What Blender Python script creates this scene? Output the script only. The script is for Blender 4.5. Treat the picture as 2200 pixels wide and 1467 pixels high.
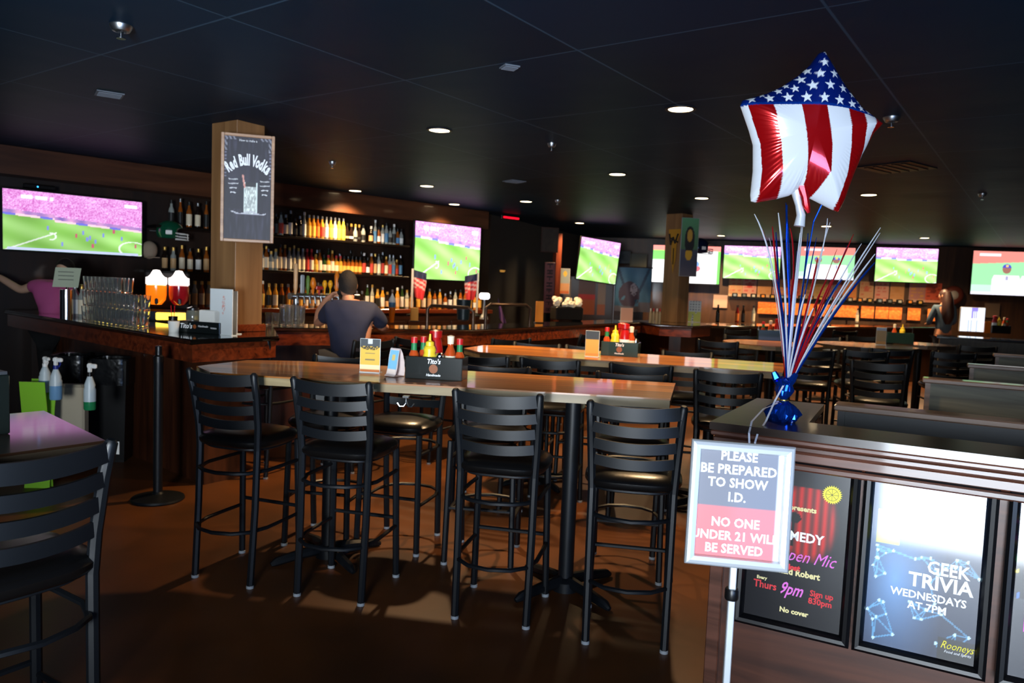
import bpy, math, random
from mathutils import Vector, Matrix, noise
random.seed(7)
for o in list(bpy.data.objects): bpy.data.objects.remove(o)
SC = bpy.context.scene; COL = SC.collection
PI = math.pi
# ---------------------------------------------------------------- camera
F, ROLL, PITCH, CZ = 1620.0, 0.04, math.atan(117/1620.0), 1.57
_c, _s = math.cos(ROLL), math.sin(ROLL)
FW = Vector((0, math.cos(PITCH), -math.sin(PITCH)))
_r0 = Vector((1, 0, 0)); _u0 = Vector((0, math.sin(PITCH), math.cos(PITCH)))
RT = _c*_r0 + _s*_u0; UP = -_s*_r0 + _c*_u0
cd = bpy.data.cameras.new('camera'); cam = bpy.data.objects.new('camera', cd); COL.objects.link(cam)
m = Matrix((RT, UP, -FW)).transposed().to_4x4(); m.translation = Vector((0, 0, CZ)); cam.matrix_world = m
cd.sensor_width = 36; cd.lens = F/2200*36; cd.clip_end = 80
cd.dof.use_dof = True; cd.dof.focus_distance = 2.7; cd.dof.aperture_fstop = 4.5
SC.camera = cam
# ---------------------------------------------------------------- world, light, exposure
SC.view_settings.view_transform = 'Standard'; SC.view_settings.look = 'None'
SC.view_settings.gamma = 1; SC.view_settings.exposure = 0.0; SC.view_settings.use_curve_mapping = False
w = bpy.data.worlds.new('world'); SC.world = w; w.use_nodes = True
w.node_tree.nodes['Background'].inputs[0].default_value = (0.55, 0.7, 1, 1)
w.node_tree.nodes['Background'].inputs[1].default_value = 0.03
def area(name, loc, target, sx, sy, power, col, spread=180):
    l = bpy.data.lights.new(name, 'AREA'); l.shape = 'RECTANGLE'; l.size = sx; l.size_y = sy; l.energy = power; l.color = col
    l.spread = math.radians(spread)
    o = bpy.data.objects.new(name, l); COL.objects.link(o); o.location = loc
    o.rotation_euler = (Vector(target)-Vector(loc)).to_track_quat('-Z', 'Y').to_euler()
    return o
area('entrance_daylight', (-0.30, -1.45, 1.10), (1.5, 2.35, 1.25), 1.3, 2.1, 47, (0.80, 0.90, 1.0), 68)
area('blue_ceiling_fill', (1.6, -1.9, 1.0), (0.4, 2.2, 2.9), 1.6, 1.2, 40, (0.30, 0.52, 1.0), 100)  # added blue fill aimed up to tint the ceiling; no window here
area('frontal_fill', (-0.95, -1.6, 1.35), (-1.5, 6.2, 2.45), 0.8, 1.0, 62, (0.84, 0.93, 1.0), 56)  # added frontal fill for the bar and column, tilted up off the floor

# ---------------------------------------------------------------- measuring helpers
def ray(px, py): return FW + ((px-1100)/F)*RT - ((py-733.5)/F)*UP
def gz(px, py, z):
    d = ray(px, py); t = (z-CZ)/d.z; return Vector((t*d.x, t*d.y, z))
def gy(px, py, y):
    d = ray(px, py); t = y/d.y; return Vector((t*d.x, y, CZ+t*d.z))
class Plane:   # a vertical surface: origin on the floor, direction along it; local x along, local -y toward the room
    def __init__(s, o, d):
        s.o = Vector((o[0], o[1], 0)); s.d = Vector((d[0], d[1], 0)).normalized(); s.n = Vector((s.d.y, -s.d.x, 0))
        s.rz = math.atan2(s.d.y, s.d.x)
    def hit(s, px, py, off=0):     # -> (distance along, height)
        r = ray(px, py); o = s.o+s.n*off; t = s.n.dot(o)/s.n.dot(r); p = r*t
        return ((p-o).dot(s.d), CZ+p.z)
    def at(s, a, z=0, off=0):
        p = s.o+s.d*a+s.n*off; return Vector((p.x, p.y, z))
LW = Plane((-5.41, 7.97), (.694, .72))
FARW = Plane((1.6, 17.75), (7.67, -1.46))
HW = Plane((.77, 2.79), (.88, -.48))
# ---------------------------------------------------------------- materials
def lin(c):
    if isinstance(c, str): c = [int(c[i:i+2], 16)/255 for i in (0, 2, 4)]
    return [((v/12.92) if v <= .04045 else ((v+.055)/1.055)**2.4) for v in c[:3]]+[1]
_M = {}
def mat(name, col='808080', rough=.5, metal=0, spec=.5, emit=None, es=0, trans=0, coat=0, bump=0, bscale=60, vary=0, vscale=8, ior=1.45, attr=None, alpha=1, stretch=(1,1,1)):
    if name in _M: return _M[name]
    M = bpy.data.materials.new(name); M.use_nodes = True; nt = M.node_tree; b = nt.nodes['Principled BSDF']
    b.inputs['Base Color'].default_value = lin(col); b.inputs['Roughness'].default_value = rough
    b.inputs['Metallic'].default_value = metal; b.inputs['Specular IOR Level'].default_value = spec
    b.inputs['Transmission Weight'].default_value = trans; b.inputs['Coat Weight'].default_value = coat; b.inputs['IOR'].default_value = ior
    b.inputs['Coat Roughness'].default_value = .08; b.inputs['Alpha'].default_value = alpha
    if emit: b.inputs['Emission Color'].default_value = lin(emit); b.inputs['Emission Strength'].default_value = es
    if attr:
        a = nt.nodes.new('ShaderNodeAttribute'); a.attribute_name = 'Col'
        nt.links.new(a.outputs['Color'], b.inputs['Emission Color' if attr == 'emit' else 'Base Color'])
        if attr == 'emit': b.inputs['Emission Strength'].default_value = es
    if vary or bump:
        tc = nt.nodes.new('ShaderNodeTexCoord'); mp = nt.nodes.new('ShaderNodeMapping'); mp.inputs['Scale'].default_value = stretch
        nt.links.new(tc.outputs['Object'], mp.inputs[0])
        n = nt.nodes.new('ShaderNodeTexNoise'); n.inputs['Scale'].default_value = vscale; n.inputs['Detail'].default_value = 6
        nt.links.new(mp.outputs[0], n.inputs['Vector'])
        if vary:
            r = nt.nodes.new('ShaderNodeValToRGB'); c = lin(col)
            r.color_ramp.elements[0].position = .3; r.color_ramp.elements[1].position = .7
            r.color_ramp.elements[0].color = [v*(1-vary) for v in c[:3]]+[1]; r.color_ramp.elements[1].color = [min(1, v*(1+vary)) for v in c[:3]]+[1]
            nt.links.new(n.outputs['Fac'], r.inputs[0]); nt.links.new(r.outputs[0], b.inputs['Base Color'])
        if bump:
            n2 = nt.nodes.new('ShaderNodeTexNoise'); n2.inputs['Scale'].default_value = bscale; nt.links.new(mp.outputs[0], n2.inputs['Vector'])
            bp = nt.nodes.new('ShaderNodeBump'); bp.inputs['Strength'].default_value = bump; bp.inputs['Distance'].default_value = .01
            nt.links.new(n2.outputs['Fac'], bp.inputs['Height']); nt.links.new(bp.outputs[0], b.inputs['Normal'])
    _M[name] = M; return M
def wood(name, c1, c2, rough=.3, coat=.5, scale=3, axis=0, planks=0):
    """grain running along local axis; optional plank seams across"""
    if name in _M: return _M[name]
    M = bpy.data.materials.new(name); M.use_nodes = True; nt = M.node_tree; b = nt.nodes['Principled BSDF']
    tc = nt.nodes.new('ShaderNodeTexCoord'); mp = nt.nodes.new('ShaderNodeMapping')
    s = [scale*6]*3; s[axis] = scale*.5; mp.inputs['Scale'].default_value = s
    nt.links.new(tc.outputs['Object'], mp.inputs[0])
    n = nt.nodes.new('ShaderNodeTexNoise'); n.inputs['Scale'].default_value = 1.4; n.inputs['Detail'].default_value = 8; n.inputs['Distortion'].default_value = .8
    nt.links.new(mp.outputs[0], n.inputs['Vector'])
    r = nt.nodes.new('ShaderNodeValToRGB'); e = r.color_ramp.elements
    e[0].position = .32; e[0].color = lin(c1); e[1].position = .68; e[1].color = lin(c2)
    nt.links.new(n.outputs['Fac'], r.inputs[0]); out = r.outputs[0]
    if planks:
        sp = nt.nodes.new('ShaderNodeSeparateXYZ'); nt.links.new(tc.outputs['Object'], sp.inputs[0])
        mm = nt.nodes.new('ShaderNodeMath'); mm.operation = 'MULTIPLY'; mm.inputs[1].default_value = 1/planks
        nt.links.new(sp.outputs[1 if axis == 0 else 0], mm.inputs[0])
        fl = nt.nodes.new('ShaderNodeMath'); fl.operation = 'FLOOR'; nt.links.new(mm.outputs[0], fl.inputs[0])
        wn = nt.nodes.new('ShaderNodeTexWhiteNoise'); wn.noise_dimensions = '1D'; nt.links.new(fl.outputs[0], wn.inputs['W'])
        mr = nt.nodes.new('ShaderNodeMapRange'); mr.inputs['To Min'].default_value = .6; mr.inputs['To Max'].default_value = 1.15
        nt.links.new(wn.outputs['Value'], mr.inputs['Value'])
        mx = nt.nodes.new('ShaderNodeVectorMath'); mx.operation = 'SCALE'; nt.links.new(out, mx.inputs[0]); nt.links.new(mr.outputs[0], mx.inputs['Scale'])
        out = mx.outputs[0]
    nt.links.new(out, b.inputs['Base Color'])
    b.inputs['Roughness'].default_value = rough; b.inputs['Coat Weight'].default_value = coat; b.inputs['Coat Roughness'].default_value = .07
    _M[name] = M; return M
BLK = mat('black_powder_coat', '0b0e12', .44, spec=.36)
BLK2 = mat('black_plastic', '0c0c0d', .35)
SEAT = mat('black_vinyl', '0b0a0a', .28, spec=.6, bump=.05, bscale=300)
GLIDE = mat('grey_glide', '8a8f94', .4)
CHROME = mat('chrome', 'c8ccd0', .18, metal=1)
STEEL = mat('brushed_steel', 'a0a4a8', .35, metal=1)
ALU = mat('satin_aluminium', 'd8dde0', .33, metal=.55)
WHITE = mat('white_plastic', 'e4e4e0', .4); PAPER = mat('white_paper', 'd8d6cf', .8)
GLASS = mat('clear_glass', 'f8fcfc', .02, trans=.97, ior=1.42)
SKIN = mat('skin', 'b07a5e', .55, vary=.08); SKIN2 = mat('pale_skin', 'd0a488', .55)
DKW = wood('dark_stained_wood', '1c0f0a', '34190f', .35, .4)
BARW = wood('red_brown_bar_wood', '431a0d', '7a3418', .22, .6)
BARTOP = mat('black_bar_top', '0c0a09', .10, coat=1, vary=.2)
PRINT = mat('printed_card', 'ffffff', .55, attr='base'); PRINTG = mat('printed_poster_behind_acrylic', 'ffffff', .30, attr='base', coat=.8)
SCREEN = mat('lit_screen', '000000', .25, attr='emit', es=1.3)
SCREENB = mat('bright_lit_screen', '000000', .25, attr='emit', es=1.75)
# ---------------------------------------------------------------- mesh builder
class MB:
    def __init__(s): s.v = []; s.f = []; s.xf = None
    def _add(s, vs, fs):
        b = len(s.v)
        for p in vs: s.v.append(tuple(s.xf @ Vector(p)) if s.xf else tuple(p))
        for f in fs: s.f.append(tuple(i+b for i in f))
        return s
    def box(s, c, d, rz=0, ch=0):
        x, y, z = [k/2 for k in d]; cr, sr = math.cos(rz), math.sin(rz)
        if ch <= 0:
            q = [(-x,-y,-z),(x,-y,-z),(x,y,-z),(-x,y,-z),(-x,-y,z),(x,-y,z),(x,y,z),(-x,y,z)]
            fs = [(0,3,2,1),(4,5,6,7),(0,1,5,4),(1,2,6,5),(2,3,7,6),(3,0,4,7)]
        else:
            ch = min(ch, x*.9, y*.9, z*.9); q = []
            for (zz, i) in ((-z, ch), (-z+ch, 0), (z-ch, 0), (z, ch)):
                X, Y = x-i, y-i; k = ch*.7
                q += [(-X+k,-Y,zz),(X-k,-Y,zz),(X,-Y+k,zz),(X,Y-k,zz),(X-k,Y,zz),(-X+k,Y,zz),(-X,Y-k,zz),(-X,-Y+k,zz)]
            fs = [tuple(range(7,-1,-1)), tuple(range(24,32))]
            for l in range(3):
                for i in range(8): fs.append((l*8+i, l*8+(i+1)%8, l*8+8+(i+1)%8, l*8+8+i))
        return s._add([(c[0]+cr*a-sr*b, c[1]+sr*a+cr*b, c[2]+e) for a,b,e in q], fs)
    def prism(s, poly, z0, z1):
        n = len(poly)
        if sum(poly[i][0]*poly[(i+1)%n][1]-poly[(i+1)%n][0]*poly[i][1] for i in range(n)) < 0: poly = poly[::-1]
        vs = [(p[0], p[1], z0) for p in poly]+[(p[0], p[1], z1) for p in poly]
        fs = [tuple(range(n-1,-1,-1)), tuple(range(n, 2*n))]+[(i,(i+1)%n,n+(i+1)%n,n+i) for i in range(n)]
        return s._add(vs, fs)
    def lathe(s, prof, n=20, c=(0,0,0), sx=1, sy=1):
        vs = []; fs = []
        for r, z in prof:
            for i in range(n):
                a = 2*PI*i/n; vs.append((c[0]+sx*r*math.cos(a), c[1]+sy*r*math.sin(a), c[2]+z))
        for k in range(len(prof)-1):
            for i in range(n): fs.append((k*n+i, k*n+(i+1)%n, (k+1)*n+(i+1)%n, (k+1)*n+i))
        if prof[0][0] > 1e-5: fs.append(tuple(range(n-1,-1,-1)))
        if prof[-1][0] > 1e-5: fs.append(tuple(range((len(prof)-1)*n, len(prof)*n)))
        return s._add(vs, fs)
    def tube(s, pts, r, n=8, closed=False):
        pts = [Vector(p) for p in pts]; N = len(pts); rs = r if isinstance(r, (list, tuple)) else [r]*N
        vs = []; fs = []; up = Vector((0,0,1)); prev = None
        for k, p in enumerate(pts):
            a = pts[(k-1)%N] if (closed or k > 0) else p; b = pts[(k+1)%N] if (closed or k < N-1) else p
            t = (b-a).normalized()
            if prev is None: x = t.cross(up) if abs(t.z) < .95 else t.cross(Vector((1,0,0)))
            else: x = prev - t*prev.dot(t)
            x.normalize(); y = t.cross(x); prev = x
            for i in range(n):
                an = 2*PI*(i+.5)/n; vs.append(p+(x*math.cos(an)+y*math.sin(an))*rs[k])
        for k in range(N if closed else N-1):
            for i in range(n): fs.append((k*n+i, k*n+(i+1)%n, ((k+1)%N)*n+(i+1)%n, ((k+1)%N)*n+i))
        if not closed: fs += [tuple(range(n-1,-1,-1)), tuple(range((N-1)*n, N*n))]
        return s._add(vs, fs)
    def quad(s, a, b, c, d): return s._add([a,b,c,d], [(0,1,2,3)])
    def sphere(s, c, r, n=16, sx=1, sy=1, sz=1):
        return s.lathe([(max(1e-6, r*math.sin(PI*k/(n//2)))*1, -r*sz*math.cos(PI*k/(n//2))) for k in range(n//2+1)], n, c, sx, sy)
    def build(s, name, m, parent=None, loc=(0,0,0), rz=0, smooth=False):
        me = bpy.data.meshes.new(name); me.from_pydata(s.v, [], s.f); me.update()
        if smooth:
            for p in me.polygons: p.use_smooth = True
            try: me.set_sharp_from_angle(angle=math.radians(40))
            except Exception: pass
        me.materials.append(m)
        o = bpy.data.objects.new(name, me); COL.objects.link(o)
        if parent: o.parent = parent
        o.location = loc; o.rotation_euler = (0, 0, rz); return o
def cat(p, q, t): return tuple(p[i]+(q[i]-p[i])*t for i in range(3))
def tag(o, label, c, group=None, kind=None):
    o['label'] = label; o['category'] = c
    if group: o['group'] = group
    if kind: o['kind'] = kind
    return o
def struct(o): o['kind'] = 'structure'; return o
def thing(name, label, c, loc=(0,0,0), rz=0, group=None):
    o = bpy.data.objects.new(name, None); COL.objects.link(o); o.location = loc; o.rotation_euler = (0,0,rz)
    o.empty_display_size = .1; return tag(o, label, c, group)
KIDS = {}
def dup(o, loc=None, rz=None, label=None, parent=None, group=None):
    c = o.copy(); COL.objects.link(c)
    if parent: c.parent = parent
    if loc is not None: c.location = loc
    if rz is not None: c.rotation_euler = (0,0,rz)
    if label: c['label'] = label
    if group: c['group'] = group
    for ch in [q for q in o.children]: dup(ch, parent=c)
    return c
def picture(name, wd, ht, nx, ny, fn, m, parent=None, loc=(0,0,0), rz=0, shear=0):
    """flat picture, local x to the right, z up, facing -y; fn(u,v)-> sRGB tuple, u,v in 0..1 from bottom left"""
    vs = []; col = []
    for j in range(ny+1):
        for i in range(nx+1):
            u, v = i/nx, j/ny; vs.append(((u-.5)*wd+shear*(v-.5)*ht, 0, (v-.5)*ht)); col += lin(fn(u, v))
    fs = [(j*(nx+1)+i, j*(nx+1)+i+1, (j+1)*(nx+1)+i+1, (j+1)*(nx+1)+i) for j in range(ny) for i in range(nx)]
    me = bpy.data.meshes.new(name); me.from_pydata(vs, [], fs); me.update()
    a = me.color_attributes.new('Col', 'FLOAT_COLOR', 'POINT'); a.data.foreach_set('color', col)
    me.materials.append(m); o = bpy.data.objects.new(name, me); COL.objects.link(o)
    if parent: o.parent = parent
    o.location = loc; o.rotation_euler = (0,0,rz); return o
def text(body, size, m, parent, loc, rot=(PI/2,0,0), align='CENTER', shear=0, sx=1, bold=0, name='lettering', ext=.0004, spacing=1):
    c = bpy.data.curves.new('t', 'FONT'); c.body = body; c.size = size; c.align_x = align; c.align_y = 'CENTER'
    c.shear = shear; c.offset = bold; c.extrude = ext; c.resolution_u = 2; c.space_character = spacing
    t = bpy.data.objects.new('t', c); COL.objects.link(t); bpy.context.view_layer.update()
    me = bpy.data.meshes.new_from_object(t.evaluated_get(bpy.context.evaluated_depsgraph_get()))
    bpy.data.objects.remove(t); me.name = name; me.materials.clear(); me.materials.append(m)
    o = bpy.data.objects.new(name, me); COL.objects.link(o); o.parent = parent; o.location = loc; o.rotation_euler = rot
    o.scale = (sx, 1, 1); return o
def hsh(i, j): return noise.cell(Vector((i*1.37+.5, j*2.11+.5, 3.3)))*.5+.5
def mix(a, b, t): return tuple(a[k]+(b[k]-a[k])*t for k in range(3))
def nz(x, y, z=0): return noise.noise(Vector((x, y, z)))

# ================================================================ THE SETTING
# floor
M = bpy.data.materials.new('stained_concrete'); M.use_nodes = True; nt = M.node_tree; b = nt.nodes['Principled BSDF']
tc = nt.nodes.new('ShaderNodeTexCoord'); n = nt.nodes.new('ShaderNodeTexNoise'); n.inputs['Scale'].default_value = 1.1; n.inputs['Detail'].default_value = 9
r = nt.nodes.new('ShaderNodeValToRGB'); r.color_ramp.elements[0].position = .3; r.color_ramp.elements[0].color = lin('33200f'); r.color_ramp.elements[1].position = .72; r.color_ramp.elements[1].color = lin('6c3b16')
nt.links.new(tc.outputs['Object'], n.inputs['Vector']); nt.links.new(n.outputs['Fac'], r.inputs[0]); nt.links.new(r.outputs[0], b.inputs['Base Color'])
b.inputs['Roughness'].default_value = .42; b.inputs['Specular IOR Level'].default_value = .35; FLOORM = M
struct(MB().box((3, 8, -.05), (22, 26, .1)).build('floor', FLOORM))
# ceiling tiles: seams follow the building's axes
M = bpy.data.materials.new('dark_ceiling_tiles'); M.use_nodes = True; nt = M.node_tree; b = nt.nodes['Principled BSDF']
tc = nt.nodes.new('ShaderNodeTexCoord'); mp = nt.nodes.new('ShaderNodeMapping'); mp.inputs['Rotation'].default_value = (0, 0, math.radians(-54.5+90-90)); mp.inputs['Location'].default_value = (.25, .35, 0)
br = nt.nodes.new('ShaderNodeTexBrick'); br.offset = 0; br.inputs['Scale'].default_value = 1; br.inputs['Brick Width'].default_value = 1.22; br.inputs['Row Height'].default_value = 1.22
br.inputs['Mortar Size'].default_value = .009; br.inputs['Mortar Smooth'].default_value = .6
br.inputs['Color1'].default_value = lin('0f2639'); br.inputs['Color2'].default_value = lin('0c1f2f'); br.inputs['Mortar'].default_value = lin('304658')
nt.links.new(tc.outputs['Object'], mp.inputs[0]); nt.links.new(mp.outputs[0], br.inputs['Vector']); nt.links.new(br.outputs['Color'], b.inputs['Base Color'])
n = nt.nodes.new('ShaderNodeTexNoise'); n.inputs['Scale'].default_value = 1.2; bp = nt.nodes.new('ShaderNodeBump'); bp.inputs['Strength'].default_value = .25; bp.inputs['Distance'].default_value = .05
nt.links.new(tc.outputs['Object'], n.inputs['Vector']); nt.links.new(n.outputs['Fac'], bp.inputs['Height']); nt.links.new(bp.outputs[0], b.inputs['Normal'])
b.inputs['Roughness'].default_value = .5; b.inputs['Specular IOR Level'].default_value = .06
struct(MB().box((3, 8, 2.85), (22, 26, .1)).build('ceiling', M))
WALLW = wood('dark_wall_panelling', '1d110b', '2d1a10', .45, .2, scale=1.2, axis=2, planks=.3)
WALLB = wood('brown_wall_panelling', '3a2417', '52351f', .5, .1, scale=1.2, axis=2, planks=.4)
DARK = mat('matte_black_and_hallway_dark', '0b0a0a', .8)
def wallseg(name, p, q, m, z0=0, z1=2.8, th=.12):
    d = Vector((q[0]-p[0], q[1]-p[1], 0)); L = d.length; rz = math.atan2(d.y, d.x)
    return struct(MB().box((L/2, th/2, (z0+z1)/2), (L, th, z1-z0)).build(name, m, loc=(p[0], p[1], 0), rz=rz))
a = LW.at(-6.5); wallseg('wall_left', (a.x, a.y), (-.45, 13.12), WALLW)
wallseg('wall_back', (-.45, 13.12), (1.62, 17.75), DARK)  # solid near-black wall; the hallway's darkness is put into its colour
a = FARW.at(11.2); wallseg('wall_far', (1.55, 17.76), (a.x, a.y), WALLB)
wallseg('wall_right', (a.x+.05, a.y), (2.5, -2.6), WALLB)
# front wall behind the viewer with the entrance opening the daylight comes through
FRW = mat('front_wall_paint', '2a2522', .7)
wm = MB().box((-5.0, -2.4, 1.4), (7, .12, 2.8)).box((2.15, -2.4, 1.4), (.9, .12, 2.8)).box((.1, -2.4, 2.6), (3.4, .12, .4))
struct(wm.build('wall_front', FRW))
# soffit band above the liquor shelves
struct(MB().box((3.0, -.16, 2.655), (7.6, .3, .285)).build('trim_1', wood('soffit_wood', '3b2012', '5a3520', .4, .3, scale=1), loc=LW.at(0), rz=LW.rz))
# ---------------------------------------------------------------- downlights
LAMP = mat('downlight_lens', 'ffffff', .3, emit='ffe0b0', es=14)
TRIM = mat('downlight_trim', '1a1c20', .5)
def downlight(px, py, power, r=.085, label=''):
    p = gz(px, py, 2.79)
    t = thing('ceiling_downlight', label, 'ceiling light', (p.x, p.y, 2.8), 0, 'round recessed downlights in the dark ceiling')
    MB().lathe([(r, 0), (r+.018, -.001), (r+.018, -.006), (r, -.008), (r-.004, -.004)], 28).build('trim_ring', TRIM, t, smooth=True)
    MB().lathe([(1e-5, -.004), (r, -.004)], 28).build('lens', LAMP, t)
    l = bpy.data.lights.new('downlight', 'SPOT'); l.energy = power*6.8; l.spot_size = math.radians(154 if py > 500 else 128); l.spot_blend = .5 if py > 500 else .8; l.color = (1, .66, .34); l.shadow_soft_size = .05
    o = bpy.data.objects.new('downlight_lamp', l); COL.objects.link(o); o.parent = t; o.location = (0,0,-.02)
for (px, py, pw, lb) in [
    (944,282,55,'round warm ceiling downlight nearest above the front pub table'),
    (1462,237,45,'largest round ceiling downlight, left of the star balloon'),
    (1326,376,45,'round ceiling downlight above the second pub table'),
    (763,411,45,'round ceiling downlight closest to the chalkboard column'),
    (917,401,42,'round ceiling downlight above the wall television behind the bar'),
    (976,440,36,'small round ceiling downlight near the soffit above the wall television'),
    (1130,434,42,'round ceiling downlight above the dark hallway opening'),
    (1245,480,36,'small round ceiling downlight above the tilted television'),
    (1507,427,45,'round ceiling downlight just right of the far column'),
    (1866,420,36,'round ceiling downlight right of the balloon, over the booths'),
    (1986,512,80,'tiny distant ceiling downlight above the right-hand soccer television'),
    (1549,507,80,'tiny distant ceiling downlight above the soccer television left of the ribbons'),
    (1300,512,16,'faint farthest ceiling downlight behind the tilted television'),
    (1775,487,70,'tiny distant ceiling downlight behind the balloon ribbons')]:
    downlight(px, py, pw, label=lb)
# recessed lights outside the picture that light the front floor softly
def sprinkler(px, py, k, lb, r=.035):
    p = gz(px, py, 2.76)
    t = thing('sprinkler_head', lb, 'sprinkler', (p.x, p.y, 2.8), 0, 'sprinkler heads in the ceiling')
    MB().lathe([(r*1.1, 0), (r*1.1, -.006), (r*.8, -.03), (r*.5, -.034), (r*.5, 0)], 18).build('escutcheon', STEEL, t, smooth=True)
    MB().lathe([(.006, -.03), (.006, -.06), (r*.45, -.062), (r*.45, -.066), (.004, -.066)], 12).build('deflector', CHROME, t, smooth=True)
for px, py, lb, r in [(260,72,'shiny flared sprinkler head at upper left of the ceiling',.05),(1915,265,'flared sprinkler head just right of the star balloon',.05),
    (1185,318,'small sprinkler head between the two largest downlights',.035),(714,356,'small sprinkler head right of the chalkboard sign',.035),
    (1198,436,'distant sprinkler head right of the hallway downlight',.035),(2110,424,'sprinkler head at far right of the ceiling',.04)]:
    sprinkler(px, py, 1, lb, r)
VENTM = mat('vent_paint', '59606a', .6)
for px, py, lb, s, rz in [(235,205,'small flat grey ceiling vent at upper left',.17,.6),(1095,147,'small pale ceiling vent plate at upper centre',.09,.4),(1105,391,'faint ceiling vent plate beyond the second downlight',.2,.6),(1925,362,'large dark square ceiling vent right of the balloon',.5,.62)]:
    p = gz(px, py, 2.79); t = thing('ceiling_vent', lb, 'vent', (p.x, p.y, 2.8), rz)
    MB().box((0,0,-.004), (s, s, .008)).build('frame', VENTM if s < .4 else BLK, t)
    g = MB()
    for k in range(5): g.box((0, (k-2)*s*.17, -.011), (s*.85, s*.06, .006))
    g.build('louvres', VENTM if s < .4 else BLK, t)

# ================================================================ THE BAR
def offs(poly, d):      # offset an open polyline to its left by d
    out = []; n = len(poly)
    for i in range(n):
        p = Vector(poly[i]); ds = []
        if i > 0: ds.append((p-Vector(poly[i-1])).normalized())
        if i < n-1: ds.append((Vector(poly[i+1])-p).normalized())
        t = sum(ds, Vector((0,0))).normalized(); nrm = Vector((-t.y, t.x)); k = nrm.dot(Vector((-ds[0].y, ds[0].x)))
        out.append(tuple(p+nrm*d/max(k, .4)))
    return out
OUT = [(-5.28,7.83),(-2.22,5.20),(-1.80,5.80),(-2.16,6.80),(-.40,7.69),(1.95,11.45),(2.10,10.85),(2.55,10.70),(2.98,11.3)]
INN = [(-4.9,8.25),(-2.75,6.42),(-2.62,7.2),(-.78,8.2),(1.5,11.85),(2.4,12.35),(3.2,11.8)]
bar = thing('bar_counter', 'long angular bar counter with black top and red-brown wooden apron', 'bar', (0,0,0))
MB().prism(OUT+INN[::-1], 1.085, 1.12).build('countertop', BARTOP, bar)
a1, a2 = offs(OUT, .02), offs(OUT, .07)
MB().prism(a1+a2[::-1], .955, 1.085).build('apron', BARW, bar)
f1, f2 = offs(OUT, .24), offs(OUT, .32)
MB().prism(f1+f2[::-1], .0, 1.085).build('front_panel', wood('bar_front_wood', '2e160c', '4c2714', .35, .3, scale=1.5, axis=2, planks=.35), bar)
e = offs(OUT, .012)
MB().tube([(x, y, 1.098) for x, y in e], .02, 8).build('top_edge', wood('bar_edge_wood', '1a0d08', '3a1c0e', .2, .6), bar, smooth=True)
# ---- columns
def column(name, lb, p, q, dep, m1, plinth=True):
    d = Vector((q[0]-p[0], q[1]-p[1], 0)); L = d.length; rz = math.atan2(d.y, d.x)
    t = thing(name, lb, 'column', (p[0], p[1], 1.12), rz)
    MB().box((L/2, dep/2, .84), (L, dep, 1.68), ch=.004).build('shaft', m1, t)
    if plinth: MB().box((L/2, dep/2, .03), (L+.05, dep+.05, .06), ch=.005).build('plinth', BARW, t)
    return t
COLW = wood('column_wood', '6b4a2c', '8a6540', .5, .1, scale=1, axis=2)
column('wooden_column', 'brown wooden column standing on the near corner of the bar', (-2.51,6.24), (-2.235,6.05), .26, COLW)
column('wooden_column', 'brown wooden column with gold pennant at the far end of the bar', (2.33,11.88), (2.53,11.66), .28, COLW, False)
# ---- chalkboard sign on the near column
def chalkfn(u, v):
    k = .15+.10*max(0, nz(u*7, v*2.5, 1))+(.12*max(0, nz(u*20, v*6, 5)) if v < .3 or v > .8 else 0)
    c = (k, k*.95, k*1.25)
    b = min(u, 1-u)
    if v > .86 and (b < .06 or v > .965) and int((u*24+v*34)) % 2 == 0 and not (.25 < u < .75): c = (.5, .5, .55)
    if .60 < v < .86 and b < .055 and int(v*60) % 2 == 0: c = (.42, .42, .5)
    gx = (u-.56)/.14
    if .255 < v < .56 and abs(gx) < 1:
        c = mix((.2,.22,.25), (.92,.95,.92), min(1, .55+1.2*abs(nz(u*26, v*22, 9)))) if abs(gx) < .85 else (.85,.9,.88)
        if v > .52 and abs(gx) < .8: c = (.18,.18,.2)
    if .50 < v < .63 and abs(u-(.44-(v-.5)*.35)) < .018: c = (.85,.6,.55)
    if abs(v-(.262+.012*math.sin(u*14))) < .006 and .15 < u < .9: c = (.75,.75,.78)
    if abs(v-.25) < .005 and .25 < u < .8: c = (.7,.7,.75)
    return c
p0, p1 = gy(474, 397, 5.82), gy(589, 408, 5.93)
rzp = math.atan2(p1.y-p0.y, p1.x-p0.x); W = (p1-p0).xy.length; H = .825
t = thing('chalkboard_sign', 'framed black chalkboard drink sign with white arched lettering on the near column', 'sign', ((p0.x+p1.x)/2, (p0.y+p1.y)/2, 2.245), rzp)
MB().box((0,.018,0), (W-.02, .02, H-.02)).build('backing', BLK, t)
fr = MB()
for sx in (-1, 1): fr.box((sx*(W/2-.012), .012, 0), (.024, .036, H), ch=.004)
for sz in (-1, 1): fr.box((0, .012, sz*(H/2-.012)), (W-.048, .036, .024), ch=.004)
fr.build('frame', wood('pale_frame_wood', '8f6a50', 'b08a6a', .45, .2), t)
picture('chalk_panel', W-.045, H-.045, 70, 140, chalkfn, PRINT, t, (0, .004, 0))
CHALK = mat('chalk_white', 'eef0f4', .8)
text('How to make a', .026, CHALK, t, (.0, .002, .362), sx=.8)
s0 = 'Red Bull Vodka'; cw = [.62,.52,.58,.35,.62,.55,.3,.3,.35,.62,.55,.58,.55,.5]; tot = sum(cw); acc = 0
for ch, k in zip(s0, cw):
    u = (acc+k/2)/tot-.5; acc += k
    if ch != ' ':
        ang = -u*1.15; text(ch, .115, CHALK, t, (u*.32, .002, .215-.30*u*u-.0), rot=(Matrix.Rotation(-ang, 3, 'Y') @ Matrix.Rotation(PI/2, 3, 'X')).to_euler(), sx=.44, bold=.0055)
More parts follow.
